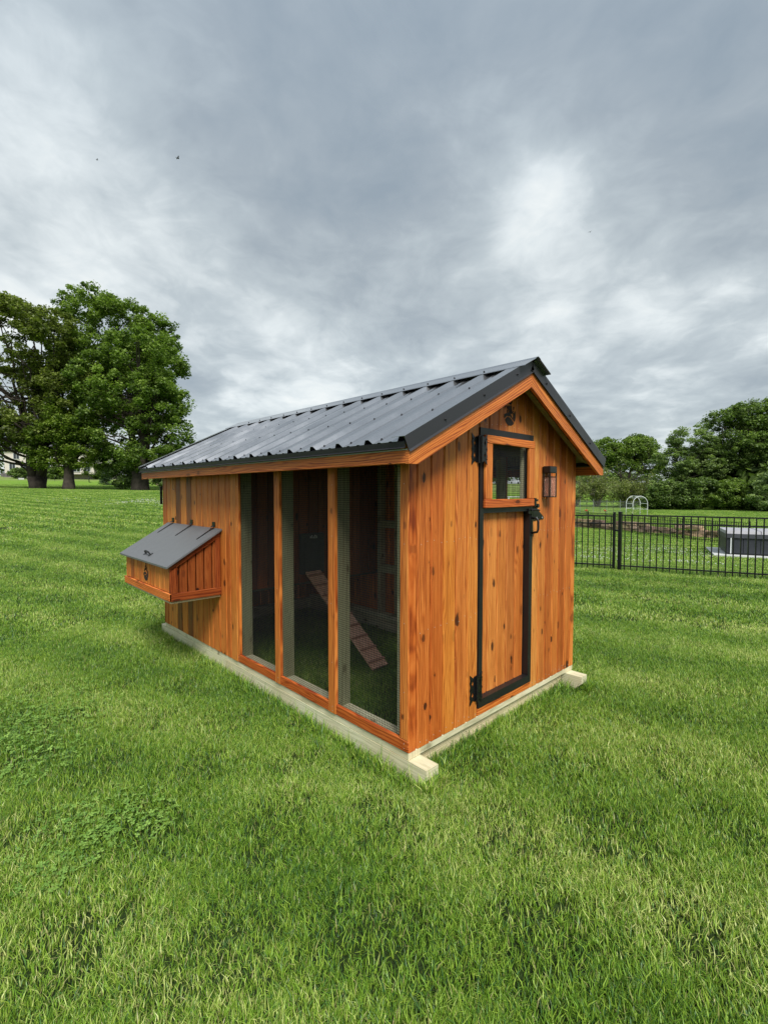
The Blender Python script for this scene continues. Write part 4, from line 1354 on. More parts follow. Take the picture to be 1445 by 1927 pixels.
tree('walnut_tree', 'tallest dark tree of the wood behind the hot tub', 44.6, 60,
     [(-1.8, 0, 10.4, 3.2, 3, 2.0), (1.8, 0, 11.2, 3.6, 3.4, 2.2), (0, 0, 7.6, 4.6, 4, 2.4), (4.6, 0, 8.4, 3.8, 4, 3.4), (-2.4, 0, 6.0, 3.0, 3, 2.0)],
     'dark', 23, 620, 95, .25, .7, (.42, 3.0), [(-1.6, 0, 8, .6), (1.6, 0, 9, .6)], holes=.25, nlimb=36)
tree('walnut_tree', 'dark leafy tree low at the right edge of the wood', 50.5, 62,
     [(0, 0, 8.6, 4, 4, 3.4), (-2, 0, 5, 4, 3.6, 2.6), (2.5, 0, 5, 3.6, 3.6, 2.8)],
     'dark', 24, 420, 85, .25, .7, (.35, 2.6), holes=.3, nlimb=24)
for i, (la, de, h, w_, mt, lb) in enumerate((
        (33.0, 57, 3.4, 2.0, 'dark', 'dark shrub at the left end of the wood where the lawn runs up'),
        (36.0, 55.5, 3.6, 2.3, 'dark', 'dense dark shrub under the pale feathery tree'),
        (39.2, 54.5, 3.4, 2.3, 'maple', 'mid green shrub between feathery tree and tall dark tree'),
        (42.2, 53.5, 3.8, 2.5, 'dark', 'dark shrub under the tallest tree of the wood'),
        (41.2, 50.0, 4.9, 2.6, 'feather', 'light green spreading shrub over the hot tub cover'),
        (44.0, 51.5, 3.2, 2.5, 'dark', 'dark low shrub behind the hot tub')
)):
    tree('shrub', lb, la, de, [(0, 0, h * .5, w_, w_ * .8, h * .48), (w_ * .4, 0, h * .75, w_ * .7, w_ * .6, h * .26), (-w_ * .5, 0, h * .33, w_ * .7, w_ * .6, h * .33)], mt, 30 + i, 230, 75, .20, .45, (.08, .8), nlimb=14, holes=.15, cat='shrub')

# far-off woods closing the horizon on both sides
def far_wood():
    r = np.random.default_rng(77)
    Ps = []; T_ = []
    def belt(az0, az1, r0, r1, hh, n, spread):
        for i in range(n):
            az = math.radians(r.uniform(az0, az1)); rr_ = r.uniform(r0, r1)
            la, de = rr_ * math.sin(az), rr_ * math.cos(az)
            x, y = site(la, de); z = hgt(x, y)
            h = hh * r.uniform(.6, 1.15)
            m_ = 230
            d = r.normal(0, 1, (m_, 3)); d /= np.linalg.norm(d, axis=1, keepdims=True)
            P = np.array([x, y, z + h * .5]) + d * (r.random((m_, 1)) ** .35) * np.array([spread, spread, h * .55])
            Ps.append(P); T_.append(np.clip(r.normal(.4, .12) + r.normal(0, .2, m_) + .15 * d[:, 2], 0, 1))
    belt(-42, -12, 200, 235, 11, 75, 4.5)
    belt(-12, 19, 190, 230, 9, 46, 5)
    belt(19, 29.5, 215, 245, 5.5, 24, 5)
    belt(32, 44, 72, 90, 6.5, 50, 2.8)
    P = np.concatenate(Ps); T = np.concatenate(T_)
    V, q = leaf_quads(P, .5, 1.15, r)
    me = raw_mesh('distant_woods', V, q, None, LM['dark'], {'rnd': np.repeat(T, 4)})
    o = bpy.data.objects.new('distant_woods', me); COL.objects.link(o)
    tag(o, 'far-off wooded skyline behind the lawns', 'woods', kind='stuff')


far_wood()


# bare and half-leafed shrubs behind the wire garden fence
def twiggy(name, label, lat, dep, h, w_, seed, leaves, bark='greybark', stems=7, thick=.05):
    r = np.random.default_rng(seed)
    x, y = site(lat, dep); z = hgt(x, y)
    root = empty(name, (x, y, z), label, 'shrub')
    mb = MB(); tips = []
    for i in range(stems):
        a = r.uniform(0, 6.28)
        e = np.array((math.cos(a) * w_ * r.uniform(.2, 1), math.sin(a) * w_ * r.uniform(.2, 1), h * r.uniform(.6, 1)))
        pts = limb(mb, (r.normal(0, .08), r.normal(0, .08), -.1), e, thick, .012, r, .12, 6, 5)
        for j in range(7):
            s_ = pts[r.integers(2, 6)]
            t_ = s_ + r.normal(0, 1, 3) * np.array([w_ * .3, w_ * .3, h * .16]) + np.array([0, 0, h * .12])
            lp = limb(mb, s_, t_, thick * .3, .006, r, .1, 3, 4); tips.append(t_)
            for k in range(3): limb(mb, lp[1], t_ + r.normal(0, .25, 3), thick * .15, .005, r, .1, 3, 3)
    tb = mb.build('branches', M[bark], None); tb.parent = root
    if leaves:
        tp = np.array(tips)
        P = np.repeat(tp, leaves, 0) + r.normal(0, .28, (len(tp) * leaves, 3))
        P[:, 2] = np.abs(P[:, 2])
        V, q = leaf_quads(P, .5, .17, r)
        me = raw_mesh('foliage', V, q, None, LM['brush'], {'rnd': r.random(len(P)).repeat(4)})
        o = bpy.data.objects.new('foliage', me); COL.objects.link(o); o.parent = root
    return root


for i, (la, de, h, w_, lv, lb) in enumerate((
        (29.2, 66, 3.9, 2.0, 50, 'half-leafed yellowish shrub right beside the coop corner'),
        (30.8, 69, 5.4, 1.5, 0, 'bare grey shrub with upright twigs beyond the wire fence'),
        (31.6, 63, 2.8, 1.9, 70, 'low yellow-green shrub under the bare grey one'),
        (34.2, 66, 5.0, 2.2, 3, 'nearly leafless dark branching small tree left of the round tree'),
        (36.6, 68, 3.0, 2.0, 50, 'scrubby brown-green bush at the foot of the round tree'),
        (26.5, 66, 3.4, 1.6, 26, 'yellowish shrub hidden behind the coop corner'),
        (40.2, 66, 3.2, 2.2, 80, 'bright yellow-green bush right of the hoop frame'))):
    twiggy('garden_shrub', lb, la, de, h, w_, 60 + i, lv, bark='bark' if i == 3 else 'greybark', stems=15, thick=.06)


# ------------------------------------------------------------------ black picket fence and gate near the coop
PG = np.array((7.655, 1.811)); PE = np.array((8.494, -.276))
FD = (PE - PG) / np.linalg.norm(PE - PG)         # direction towards the right
FN = np.array((FD[1], -FD[0]))


def picket_run(name, label, p0, dirv, n, pitch, h, cat, group=None, zf=None, scale=1.0, gate=False, first_post=True, post_every=None, lean=0.0):
    root = empty(name, (p0[0], p0[1], 0), label, cat, group)
    D = np.array((dirv[0], dirv[1], 0.)); Nn = np.array((-dirv[1], dirv[0], 0.))
    def z_at(s_):
        if zf is not None: return zf(s_)
        return hgt(p0[0] + dirv[0] * s_, p0[1] + dirv[1] * s_)
    def bar(s0, s1, zz0, zz1, w_, hh):
        a = np.array((p0[0], p0[1], zz0)) + D * s0; b = np.array((p0[0], p0[1], zz1)) + D * s1
        mb = MB()
        q = [Nn * -w_ / 2 + [0, 0, -hh / 2], Nn * w_ / 2 + [0, 0, -hh / 2], Nn * w_ / 2 + [0, 0, hh / 2], Nn * -w_ / 2 + [0, 0, hh / 2]]
        return mb.sweep(range(4), [a + v for v in q], [b + v for v in q])
    Ltot = n * pitch
    z0, z1 = z_at(0), z_at(Ltot)
    for hh in (h - .012, h - .155, .10):
        bar(0.0, Ltot, z0 + hh, z1 + hh, .026, .024).build('rail', M['fence'], root)
    pk = None
    for i in range(n):
        s_ = (i + .5) * pitch
        zb = z_at(s_)
        c = np.array((p0[0], p0[1], 0)) + D * s_
        if pk is None or zf is not None or True:
            mb = MB()
            w2 = .0088 * scale
            q = [D * -w2 + Nn * -w2, D * w2 + Nn * -w2, D * w2 + Nn * w2, D * -w2 + Nn * w2]
            bz, tz = (.015 + (i % 3) * .004), h - .025
            if pk is None:
                mb.sweep(range(4), [v + [0, 0, bz] for v in q], [v + [0, 0, tz] for v in q])
                pk = mb.build('picket', M['fence'], root)
                pk.location = Vector((*(c - np.array((p0[0], p0[1], 0)))[:2], zb))
            else:
                o = pk.copy(); COL.objects.link(o); o.parent = root
                o.location = Vector((*(c - np.array((p0[0], p0[1], 0)))[:2], zb + random.uniform(-.004, .004)))
    return root


def post(parent, x, y, h, w_=.05, cap=True, lean=0):
    z = hgt(x, y)
    mb = MB().box((x - w_ / 2, y - w_ / 2, z - .05), (x + w_ / 2, y + w_ / 2, z + h))
    mb.bbox((x - w_ / 2 - .004, y - w_ / 2 - .004, z + h), (x + w_ / 2 + .004, y + w_ / 2 + .004, z + h + .022), .005)
    return mb.build('post', M['fence'], parent)


FHGT = 1.06
f1 = picket_run('picket_fence', 'black metal picket fence panel nearest the coop, right of the gate', PG + FD * .03, FD, 22, .1045, FHGT, 'fence', 'black picket fence')
post(f1, *(PG), FHGT + .03, .056)
post(f1, *(PG + FD * (.03 + 22 * .1045 + .03)), FHGT + .03)
f2 = picket_run('picket_fence', 'black metal picket fence panel running out of view past the hot tub', PG + FD * (.03 + 22 * .1045 + .06), FD, 24, .1045, FHGT, 'fence', 'black picket fence')
post(f2, *(PG + FD * (.09 + 46 * .1045 + .03)), FHGT + .03)
# gate leaf on the left of the big post
GL = PG - FD * .10
gt_ = picket_run('picket_gate', 'black metal picket gate next to the right-hand corner of the coop', GL, -FD, 12, .1, FHGT - .02, 'gate')
for s_ in (-.002, 1.2):
    p = GL - FD * s_
    mb = MB().box((p[0] - .02, p[1] - .02, .03), (p[0] + .02, p[1] + .02, FHGT + .03)); mb.build('gate_upright', M['fence'], gt_)
lp = PG - FD * .06
mb = MB().bbox((lp[0] - .022, lp[1] - .045, FHGT - .33), (lp[0] + .022, lp[1] + .045, FHGT - .30), .004); mb.build('gate_latch', M['hardware'], gt_)
f3 = picket_run('picket_fence', 'black metal picket fence panel hidden behind the coop, left of the gate', GL - FD * 1.30, -FD, 22, .1045, FHGT, 'fence', 'black picket fence')
post(f3, *(GL - FD * 1.26), FHGT + .03)

# second fence beyond, running away down the slope
q0 = np.array((14.5, 28.0)); qd = np.array((1.75, -6.0)); qd /= np.linalg.norm(qd)
def site_run(s_): p = q0 + qd * s_; return np.array(site(*p))
posts = [-11.2, -7.5, -3.75, 0.0, 3.4, 6.8]
for i in range(5):
    a, b = site_run(posts[i]), site_run(posts[i + 1])
    dv = b - a; ln = np.linalg.norm(dv); dv /= ln
    n = int(round(ln / .115))
    names = ['farthest', 'fourth', 'third', 'second', 'nearest']
    fr = picket_run('lawn_fence', ['black picket panel of the far fence, hidden behind the coop corner', 'black picket panel of the far fence, seen just right of the coop corner', 'black picket panel of the far fence, in front of the white hoop frame', 'black picket panel of the far fence, along the stone wall', 'black picket panel of the far fence, ending behind the hot tub'][i], a, dv, n, ln / n, 1.06, 'fence', 'far black picket fence')
    post(fr, a[0], a[1], 1.12, .055)
    if i == 4: post(fr, b[0], b[1], 1.12, .055)


# ------------------------------------------------------------------ dry stone retaining wall
M['stone'] = flat_mat('limestone', (0.36, 0.27, 0.19), 0.9, 0, 0.3, 5.0, 0.02, 0.2, 14.0)
def stone_wall():
    r = np.random.default_rng(5)
    mid = (WALL_A + WALL_B) / 2
    x, y = site(*mid); root = empty('stone_wall', (x, y, hgt(x, y)), 'low dry stone retaining wall of tan blocks behind the far fence', 'wall')
    start = WALL_A - _wd * 2.5
    total = float(np.linalg.norm(WALL_B - start)) + 2
    base = []
    for k in range(5):
        bm = bmesh.new(); bmesh.ops.create_cube(bm, size=1.0)
        bmesh.ops.subdivide_edges(bm, edges=list(bm.edges), cuts=1)
        for v in bm.verts:
            v.co += Vector(r.normal(0, .045, 3)); v.co *= (1 - .10 * (abs(v.co.x) > .4) * (abs(v.co.y) > .4))
        me = bpy.data.meshes.new('stone'); bm.to_mesh(me); bm.free(); me.materials.append(M['stone']); base.append(me)
    for row in range(3):
        s_ = r.uniform(0, .3)
        while s_ < total:
            ln = r.uniform(.35, .95); hh = .20
            p = start + _wd * (s_ + ln / 2)
            wx, wy = site(*p)
            low = site(*(p - _wn * .9)); z = hgt(*low)
            drop = 0 if row < 2 or (s_ % 3.1) < 2.2 else 1
            if not drop:
                o = bpy.data.objects.new('stone', base[r.integers(5)])
                COL.objects.link(o); o.parent = root
                d3 = RH * _wd[0] + FH * _wd[1]
                o.rotation_euler = (0, 0, math.atan2(d3[1], d3[0]) + r.normal(0, .05))
                o.scale = (ln * .98, r.uniform(.35, .5), hh * r.uniform(.92, 1.08))
                o.location = (wx - x, wy - y, z + .08 + row * hh - root.location.z)
                v = r.uniform(.65, 1.35); o.color = (v, v * r.uniform(.9, 1.02), v * r.uniform(.8, 1.05), 1)
            s_ += ln + .02
    return root


stone_wall()

# ------------------------------------------------------------------ hot tub on its slab
M['slab'] = flat_mat('pale_concrete', (0.55, 0.56, 0.53), 0.85, 0, 0.1, 3.0, 0.004)
M['tub'] = flat_mat('dark_tub_panel', (0.030, 0.033, 0.042), 0.5, 0, 0.15, 2.0, 0.002)
M['vinyl'] = flat_mat('vinyl_cover', (0.26, 0.26, 0.27), 0.45, 0, 0.08, 3.0, 0.003)
def hot_tub():
    ang = -.5
    la0 = 13.25 + 1.06 * math.cos(ang) - 1.06 * math.sin(ang); de0 = 18.5 + 1.06 * math.sin(ang) + 1.06 * math.cos(ang)
    x, y = site(la0, de0); z = -.985
    root = empty('hot_tub', (x, y, z), 'square dark hot tub with a grey padded cover beyond the picket fence', 'hot tub')
    ux = RH * math.cos(ang) + FH * math.sin(ang); uy = -RH * math.sin(ang) + FH * math.cos(ang)
    def B(mb, a0, a1, b0, b1, z0, z1, ta=0.0):
        c = []
        for (a, b) in ((a0, b0), (a1, b0), (a1, b1), (a0, b1)):
            c.append((x + ux[0] * a + uy[0] * b, y + ux[1] * a + uy[1] * b))
        t2 = []
        ca, cb = (a0 + a1) / 2, (b0 + b1) / 2
        for (a, b) in ((a0, b0), (a1, b0), (a1, b1), (a0, b1)):
            a = ca + (a - ca) * (1 - ta); b = cb + (b - cb) * (1 - ta)
            t2.append((x + ux[0] * a + uy[0] * b, y + ux[1] * a + uy[1] * b))
        mb.sweep(range(4), [(p[0], p[1], z + z0) for p in c], [(p[0], p[1], z + z1) for p in t2])
        return mb
    w = 1.06
    B(MB(), -w + .05, w - .05, -w + .05, w - .05, .06, .12).build('base', M['tub'], root)
    for k in range(4):
        a0 = -w + .0 + k * (2 * w / 4)
        B(MB(), a0 + .012, a0 + 2 * w / 4 - .012, -w, -w + .03, .12, .74).build('side_panel', M['tub'], root)
        B(MB(), a0 + .012, a0 + 2 * w / 4 - .012, w - .03, w, .12, .74).build('side_panel', M['tub'], root)
        B(MB(), -w, -w + .03, a0 + .012, a0 + 2 * w / 4 - .012, .12, .74).build('side_panel', M['tub'], root)
        B(MB(), w - .03, w, a0 + .012, a0 + 2 * w / 4 - .012, .12, .74).build('side_panel', M['tub'], root)
    B(MB(), -w + .02, w - .02, -w + .02, w - .02, .10, .73).build('shell', M['tub'], root, color=(.6, .6, .6))
    cv = B(MB(), -w - .04, -.006, -w - .04, w + .04, .86, .97, .03).build('cover', M['vinyl'], root, color=(1.6, 1.55, 1.6))
    B(MB(), .006, w + .04, -w - .04, w + .04, .86, .97, .03).build('cover', M['vinyl'], root, color=(1.6, 1.55, 1.6))
    mb = B(MB(), -w - .05, w + .05, -w - .05, -w - .03, .70, .862)
    B(mb, -w - .05, -w - .03, -w - .03, w + .05, .70, .862); B(mb, w + .03, w + .05, -w - .03, w + .05, .70, .862)
    mb.build('cover_skirt', M['vinyl'], root, color=(.25, .26, .3))
    B(MB(), -w + .12, -w + .155, -w - .06, -w - .052, .10, .70).build('strap', M['white'], root)
    sb = B(MB(), -w - .42, w + .8, -w - .45, w + .5, -.05, .055)
    s_ = sb.build('concrete_slab', M['slab'], None)
    tag(s_, 'pale concrete slab under the hot tub', 'slab')
hot_tub()


# ------------------------------------------------------------------ hoop frame and garden wire fence
def hoop_frame():
    la, de = 19.9 + .95, 40.0
    x, y = site(la, de); z = hgt(x, y)
    root = empty('hoop_frame', (x, y, z), 'small white tubular hoop greenhouse frame without its cover behind the fence', 'greenhouse frame')
    def P(a, b, h): 
        q = RH * a + FH * b; return (x + q[0], y + q[1], z + h)
    hoops = []
    for (oa, ob) in ((-.02, -1.0), (.55, 1.2)):
        wv, hv = .60, 1.85
        wv2 = wv
        pts = [P(oa - wv2, ob - 0, -.05), P(oa - wv2, ob, 1.15)] + [P(oa - wv2 * math.cos(t_), ob, 1.15 + .62 * math.sin(t_)) for t_ in np.linspace(.15, math.pi - .15, 9)] + [P(oa + wv2, ob, 1.15), P(oa + wv2, ob, -.05)]
        MB().tube(pts, .024, 6).build('hoop', M['white'], root)
        hoops.append(pts)
    for i in (1, 4, 6, 8, 11):
        MB().tube([hoops[0][i], hoops[1][i]], .022, 6).build('tie_bar', M['white'], root)
    for hp_ in hoops:
        MB().tube([(hp_[1][0], hp_[1][1], z + .72), (hp_[-2][0], hp_[-2][1], z + .72)], .020, 6).build('tie_bar', M['white'], root)
    return root
hoop_frame()
M['galv'] = flat_mat('galvanised_wire', (0.35, 0.37, 0.36), 0.5, 0.4, 0.1)
def wire_fence():
    a = np.array((16.0, 47.0)); b = np.array((24.6, 46.0))
    xa, ya = site(*a); root = empty('wire_fence', (xa, ya, hgt(xa, ya)), 'light wire garden fence with thin posts in front of the scrub', 'fence')
    n = 15
    pts = [a + (b - a) * i / (n - 1) for i in range(n)]
    for i, p in enumerate(pts):
        x, y = site(*p); z = hgt(x, y)
        MB().tube([(x, y, z - .1), (x, y, z + 1.35 + .05 * (i % 2))], .024, 5).build('post', M['galv'], root, color=(.8, .8, .8) if i % 2 else (.3, .3, .28))
    wr = MB()
    for h in np.linspace(.08, 1.2, 9):
        q = [(*site(*p), hgt(*site(*p)) + h) for p in pts]
        wr.tube(q, .006, 3)
    for i in range(n - 1):
        for k in range(6):
            p = pts[i] + (pts[i + 1] - pts[i]) * k / 6
            x, y = site(*p); z = hgt(x, y)
            wr.tube([(x, y, z + .05), (x, y, z + 1.2)], .003, 3)
    wr.build('wire_net', M['galv'], root, kind='stuff')
wire_fence()
M['red'] = flat_mat('red_petals', (0.5, 0.05, 0.02), 0.6, 0, .2)
for i, (la, de) in enumerate(((17.3, 41.0), (18.95, 41.0))):
    x, y = site(la, de); z = hgt(x, y)
    rt_ = empty('flower_clump', (x, y, z), ['left of two small red flower clumps by the wire fence', 'right of two small red flower clumps by the wire fence'][i], 'flowers')
    mb = MB()
    for k in range(7): mb.ball((x + random.uniform(-.16, .16), y + random.uniform(-.1, .1), z + .52 + random.uniform(-.04, .05)), .05, 6, 4)
    mb.build('petals', M['red'], rt_)
    mb = MB()
    for k in range(5): mb.tube([(x, y, z - .02), (x + random.uniform(-.14, .14), y, z + .5)], .01, 4)
    mb.build('stem', LM['bright'], rt_)

# white frame seen through the gable window
def garden_frame():
    x, y = site(8.2, 31.0); z = hgt(x, y)
    root = empty('swing_frame', (x, y, z), 'white tubular A-frame on the lawn, seen through the mesh of the gable window', 'swing frame')
    def P(a, b, h):
        q = RH * a + FH * b; return (x + q[0], y + q[1], z + h)
    for s_ in (-.15, 1.7):
        for e_ in (-.6, .6):
            MB().tube([P(s_ - (.25 if e_ < 0 else -.1), e_, -.05), P(s_, 0, 2.1)], .035, 6).build('leg', M['white'], root)
    MB().tube([P(-.3, 0, 2.1), P(1.85, 0, 2.1)], .038, 6).build('top_bar', M['white'], root)
garden_frame()


# ------------------------------------------------------------------ house, drive, car on the left
M['siding'] = flat_mat('pale_siding', (0.62, 0.56, 0.50), 0.8, 0, 0.05, 1.0)
M['shingle'] = flat_mat('grey_shingle', (0.10, 0.10, 0.105), 0.9, 0, 0.2, 2.0, 0.01)
M['window'] = flat_mat('window_glass', (0.02, 0.025, 0.03), 0.08, 0, 0.1, 1.0, 0, 0.8)
M['stonebase'] = flat_mat('house_base', (0.30, 0.27, 0.25), 0.9, 0, 0.25, 3.0)
def house():
    la, de = -88.0, 112.0
    x, y = site(la + 10.5, de); z = hgt(x, y) + .35
    root = empty('house', (x, y, z), 'pale two storey house with dark windows behind the trunks on the far left', 'house')
    ux = RH; uy = FH
    def B(a0, a1, b0, b1, z0, z1):
        c = [(x + ux[0] * a + uy[0] * b, y + ux[1] * a + uy[1] * b) for a, b in ((a0, b0), (a1, b0), (a1, b1), (a0, b1))]
        return MB().sweep(range(4), [(p[0], p[1], z + z0) for p in c], [(p[0], p[1], z + z1) for p in c])
    B(-11, 11, 0, 10, -1.5, .6).build('foundation', M['stonebase'], root)
    B(-10.9, 3, .1, 9.9, .6, 6.2).build('wall', M['siding'], root)
    B(3, 10.9, -1.5, 8, .6, 5.4).build('wall', M['siding'], root)
    for (a0, a1, b0, b1, zt_) in ((-11.5, 3.3, -.5, 10.5, 6.2), (2.7, 11.5, -2.1, 8.6, 5.4)):
        c = [(a0, b0, zt_), (a1, b0, zt_), (a1, b1, zt_), (a0, b1, zt_)]
        top = [(a0 + 2, (b0 + b1) / 2 - .1, zt_ + 3), (a1 - 2, (b0 + b1) / 2 - .1, zt_ + 3), (a1 - 2, (b0 + b1) / 2 + .1, zt_ + 3), (a0 + 2, (b0 + b1) / 2 + .1, zt_ + 3)]
        g = lambda q: (x + ux[0] * q[0] + uy[0] * q[1], y + ux[1] * q[0] + uy[1] * q[1], z + q[2])
        MB().sweep(range(4), [g(q) for q in c], [g(q) for q in top]).build('roof', M['shingle'], root)
    for (a, b, z0, w_, h_) in [(-9, 0, 1.4, 1.3, 1.9), (-6.4, 0, 1.4, 1.3, 1.9), (-3.5, 0, 1.0, 1.4, 2.3), (-.8, 0, 1.4, 1.3, 1.9), (1.4, 0, 1.4, 1.2, 1.9), (4.6, -1.6, 1.2, 1.5, 2.1), (7.0, -1.6, 1.2, 1.5, 2.1), (9.4, -1.6, 1.2, 1.3, 2.1),
                              (-8, 0, 4.2, 1.3, 1.4), (-4, 0, 4.2, 1.3, 1.4), (0, 0, 4.2, 1.3, 1.4)]:
        f = B(a - w_ / 2 - .1, a + w_ / 2 + .1, b - .03, b + .099, z0 - .1, z0 + h_ + .1).build('window', M['white'], root)
        B(a - w_ / 2, a - .04, b - .05, b - .031, z0, z0 + h_).build('pane', M['window'], f)
        B(a + .04, a + w_ / 2, b - .05, b - .031, z0, z0 + h_).build('pane', M['window'], f)
    for a in (-10, -5, 2.5):
        B(a, a + 1.4, -2.2, -1.4, .0, .8).build('patio_chair', M['stonebase'], root, color=(.4, .4, .42))
    return root
house()
for i, (la, de, s_, mt, lb) in enumerate(((-79, 104, 1.0, 'dark', 'clipped dark shrub in front of the pale house, left'), (-72.5, 106, 1.3, 'maple', 'rounded shrub at the right corner of the pale house'), (-66, 112, 2.2, 'maple', 'green bush right of the pale house'), (-58, 118, 2.6, 'dark', 'dark bush left of the parked white car'), (-45, 128, 3.0, 'maple', 'round green bush behind the small spruce'), (-40, 120, 2.2, 'brush', 'pale shrub right of the small spruce'), (-50.0, 150, 2.0, 'dark', 'dark shrub behind the white car'))):
    tree('shrub', lb, la, de, [(0, 0, s_ * .9, s_ * 1.5, s_, s_ * .9), (s_ * .6, 0, s_ * 1.4, s_, s_, s_ * .7)], mt, 90 + i, 40, 90, .42, .8, (.1, .6), nlimb=5, holes=.0, cat='shrub')

M['carpaint'] = flat_mat('white_car_paint', (0.78, 0.79, 0.80), 0.25, 0, 0.02, 1.0, 0, 0.6)
M['tyre'] = flat_mat('tyre_rubber', (0.02, 0.02, 0.02), 0.8, 0, 0.1)
M['rim'] = flat_mat('alloy_rim', (0.45, 0.45, 0.46), 0.3, 0.8, 0.05)
M['lamp'] = flat_mat('tail_lamp', (0.35, 0.02, 0.02), 0.3, 0, 0.1)
M['asphalt'] = flat_mat('grey_asphalt', (0.16, 0.16, 0.16), 0.9, 0, 0.15, 1.0)
def car(name, label, la, de, paint, sc=1.0):
    x, y = site(la, de); z = hgt(x, y) + .02
    root = empty(name, (x, y, z), label, 'car')
    def P(a, b, h):
        q = RH * a * sc + FH * b * sc; return (x + q[0], y + q[1], z + h * sc)
    body = [(-2.4, .35), (2.35, .35), (2.45, .75), (2.4, 1.08), (1.3, 1.12), (-2.35, 1.12), (-2.45, .7)]
    cab = [(-2.25, 1.12), (1.25, 1.12), (.55, 1.68), (-.2, 1.76), (-1.9, 1.72), (-2.15, 1.6)]
    bd = MB().sweep(range(7), [P(a, -.95, h) for a, h in body], [P(a, .95, h) for a, h in body]).build('body', paint, root)
    MB().sweep(range(6), [P(a, -.80, h) for a, h in cab], [P(a, .80, h) for a, h in cab]).build('cabin', paint, root)
    for w_ in ([(-1.95, 1.18), (-1.05, 1.18), (-1.05, 1.6), (-1.85, 1.58)], [(-.95, 1.18), (-.05, 1.18), (-.1, 1.64), (-.95, 1.62)], [(.05, 1.18), (1.0, 1.18), (.5, 1.58), (.0, 1.63)]):
        MB().sweep(range(4), [P(a, -.83, h) for a, h in w_], [P(a, -.802, h) for a, h in w_]).build('window', M['window'], root)
        MB().sweep(range(4), [P(a, .802, h) for a, h in w_], [P(a, .83, h) for a, h in w_]).build('window', M['window'], root)
    for a in (-1.5, 1.55):
        for b0, b1, bs_ in ((-.98, -.72, -1), (.72, .98, 1)):
            wh = MB().tube([P(a, b0, .36), P(a, b1, .36)], .36 * sc, 14).build('wheel', M['tyre'], root)
            e_ = b0 - .012 if bs_ < 0 else b1 + .002
            MB().tube([P(a, e_, .36), P(a, e_ + .01, .36)], .22 * sc, 12).build('rim', M['rim'], wh)
    MB().sweep(range(4), [P(-2.47, -.9, h) for h in (.8, 1.05)] + [P(-2.40, -.9, h) for h in (1.05, .8)], [P(-2.47, -.6, h) for h in (.8, 1.05)] + [P(-2.40, -.6, h) for h in (1.05, .8)]).build('tail_light', M['lamp'], root)
    return root
# driveway patch
mb = MB()
dl = [(-110, 157), (-60, 152), (-20, 150), (-20, 157), (-60, 159.5), (-110, 165)]
mb.add([(*site(*p), hgt(*site(*p)) + .12) for p in dl], [(0, 1, 4, 5), (1, 2, 3, 4)])
tag(mb.build('driveway', M['asphalt'], None), kind='structure')
car('parked_car', 'white parked car seen under the trees beside the small bright tree', -93.4, 155, M['carpaint'], 1.0)
car('parked_car', 'silver parked car half hidden right of the small spruce', -76.2, 154, M['rim'], .9)

# chain link / dark mesh fence by the drive
def link_fence():
    pts = [np.array(p, float) for p in ((-70, 92), (-63, 92), (-56.5, 92), (-51.5, 84))]
    x, y = site(*pts[0]); root = empty('garden_fence', (x, y, hgt(x, y)), 'thin dark wire fence crossing the far lawn behind the left trunks', 'fence')
    for i in range(len(pts) - 1):
        a, b = pts[i], pts[i + 1]
        n = max(2, int(np.linalg.norm(b - a) / 2.4))
        for k in range(n + (i == len(pts) - 2)):
            p = a + (b - a) * k / n; x, y = site(*p); z = hgt(x, y)
            MB().tube([(x, y, z - .1), (x, y, z + 1.3)], .035, 5).build('post', M['fence'], root)
    wr = MB()
    for i in range(len(pts) - 1):
        a, b = pts[i], pts[i + 1]
        hs = np.linspace(.1, 1.25, 5 if i < 2 else 22)
        for h in hs:
            pa, pb = site(*a), site(*b)
            wr.tube([(*pa, hgt(*pa) + h), (*pb, hgt(*pb) + h)], .008 if i < 2 else .014, 3)
    wr.build('wire_net', M['fence'], root, kind='stuff')
link_fence()
for i, (la, de) in enumerate(((-74, 98), (-71.5, 98))):
    x, y = site(la, de); z = hgt(x, y)
    tag(MB().bbox((x - .5, y - .3, z - .1), (x + .5, y + .3, z + .32), .05).build('garden_block', M['slab'], None), ['left one of two low white blocks on the lawn before the house', 'right one of two low white blocks on the lawn before the house'][i], 'block')
x, y = site(-31.6, 68); tag(MB().ball((x, y, hgt(x, y) + .12), .6, 12, 7, (1.2, .8, .45)).build('boulder', M['stone'], None, smooth=True), 'tan boulder on the grass left of the shade tree by the coop', 'boulder')

# ------------------------------------------------------------------ birds
def bird(label, px_dir, dist, s_):
    d = np.array(px_dir, float); d /= np.linalg.norm(d)
    p = CAM + d * dist
    mb = MB().ball(p, .08 * s_, 8, 5, (2.0, 1, .9))
    for sg in (-1, 1):
        mb.add([p + [.10 * s_, 0, .02], p + [-.08 * s_, 0, .02], p + [-.10 * s_, sg * .30 * s_, .12 * s_], p + [.02 * s_, sg * .42 * s_, .05 * s_], p + [.02 * s_, sg * .2 * s_, .13 * s_]], [(0, 4, 1), (4, 2, 1), (4, 3, 2)])
    mb.add([p + [-.12 * s_, 0, 0], p + [-.28 * s_, -.06 * s_, 0], p + [-.28 * s_, .06 * s_, 0], p + [-.2 * s_, 0, .02]], [(0, 1, 3), (0, 3, 2), (1, 2, 3), (0, 2, 1)])
    tag(mb.build('bird', M['black'], None), label, 'bird')
def pdir(px, py): return fwd + r2 * (px - 722.5) / 902.7 - u2 * (py - 963.5) / 902.7
bird('dark bird flying high in the clouds left of centre', pdir(335, 297), 70, .9)
bird('tiny distant bird in the cloudy sky at upper left', pdir(183, 300), 110, .8)
bird('tiny distant bird in the clouds above the gable', pdir(1110, 436), 110, .8)


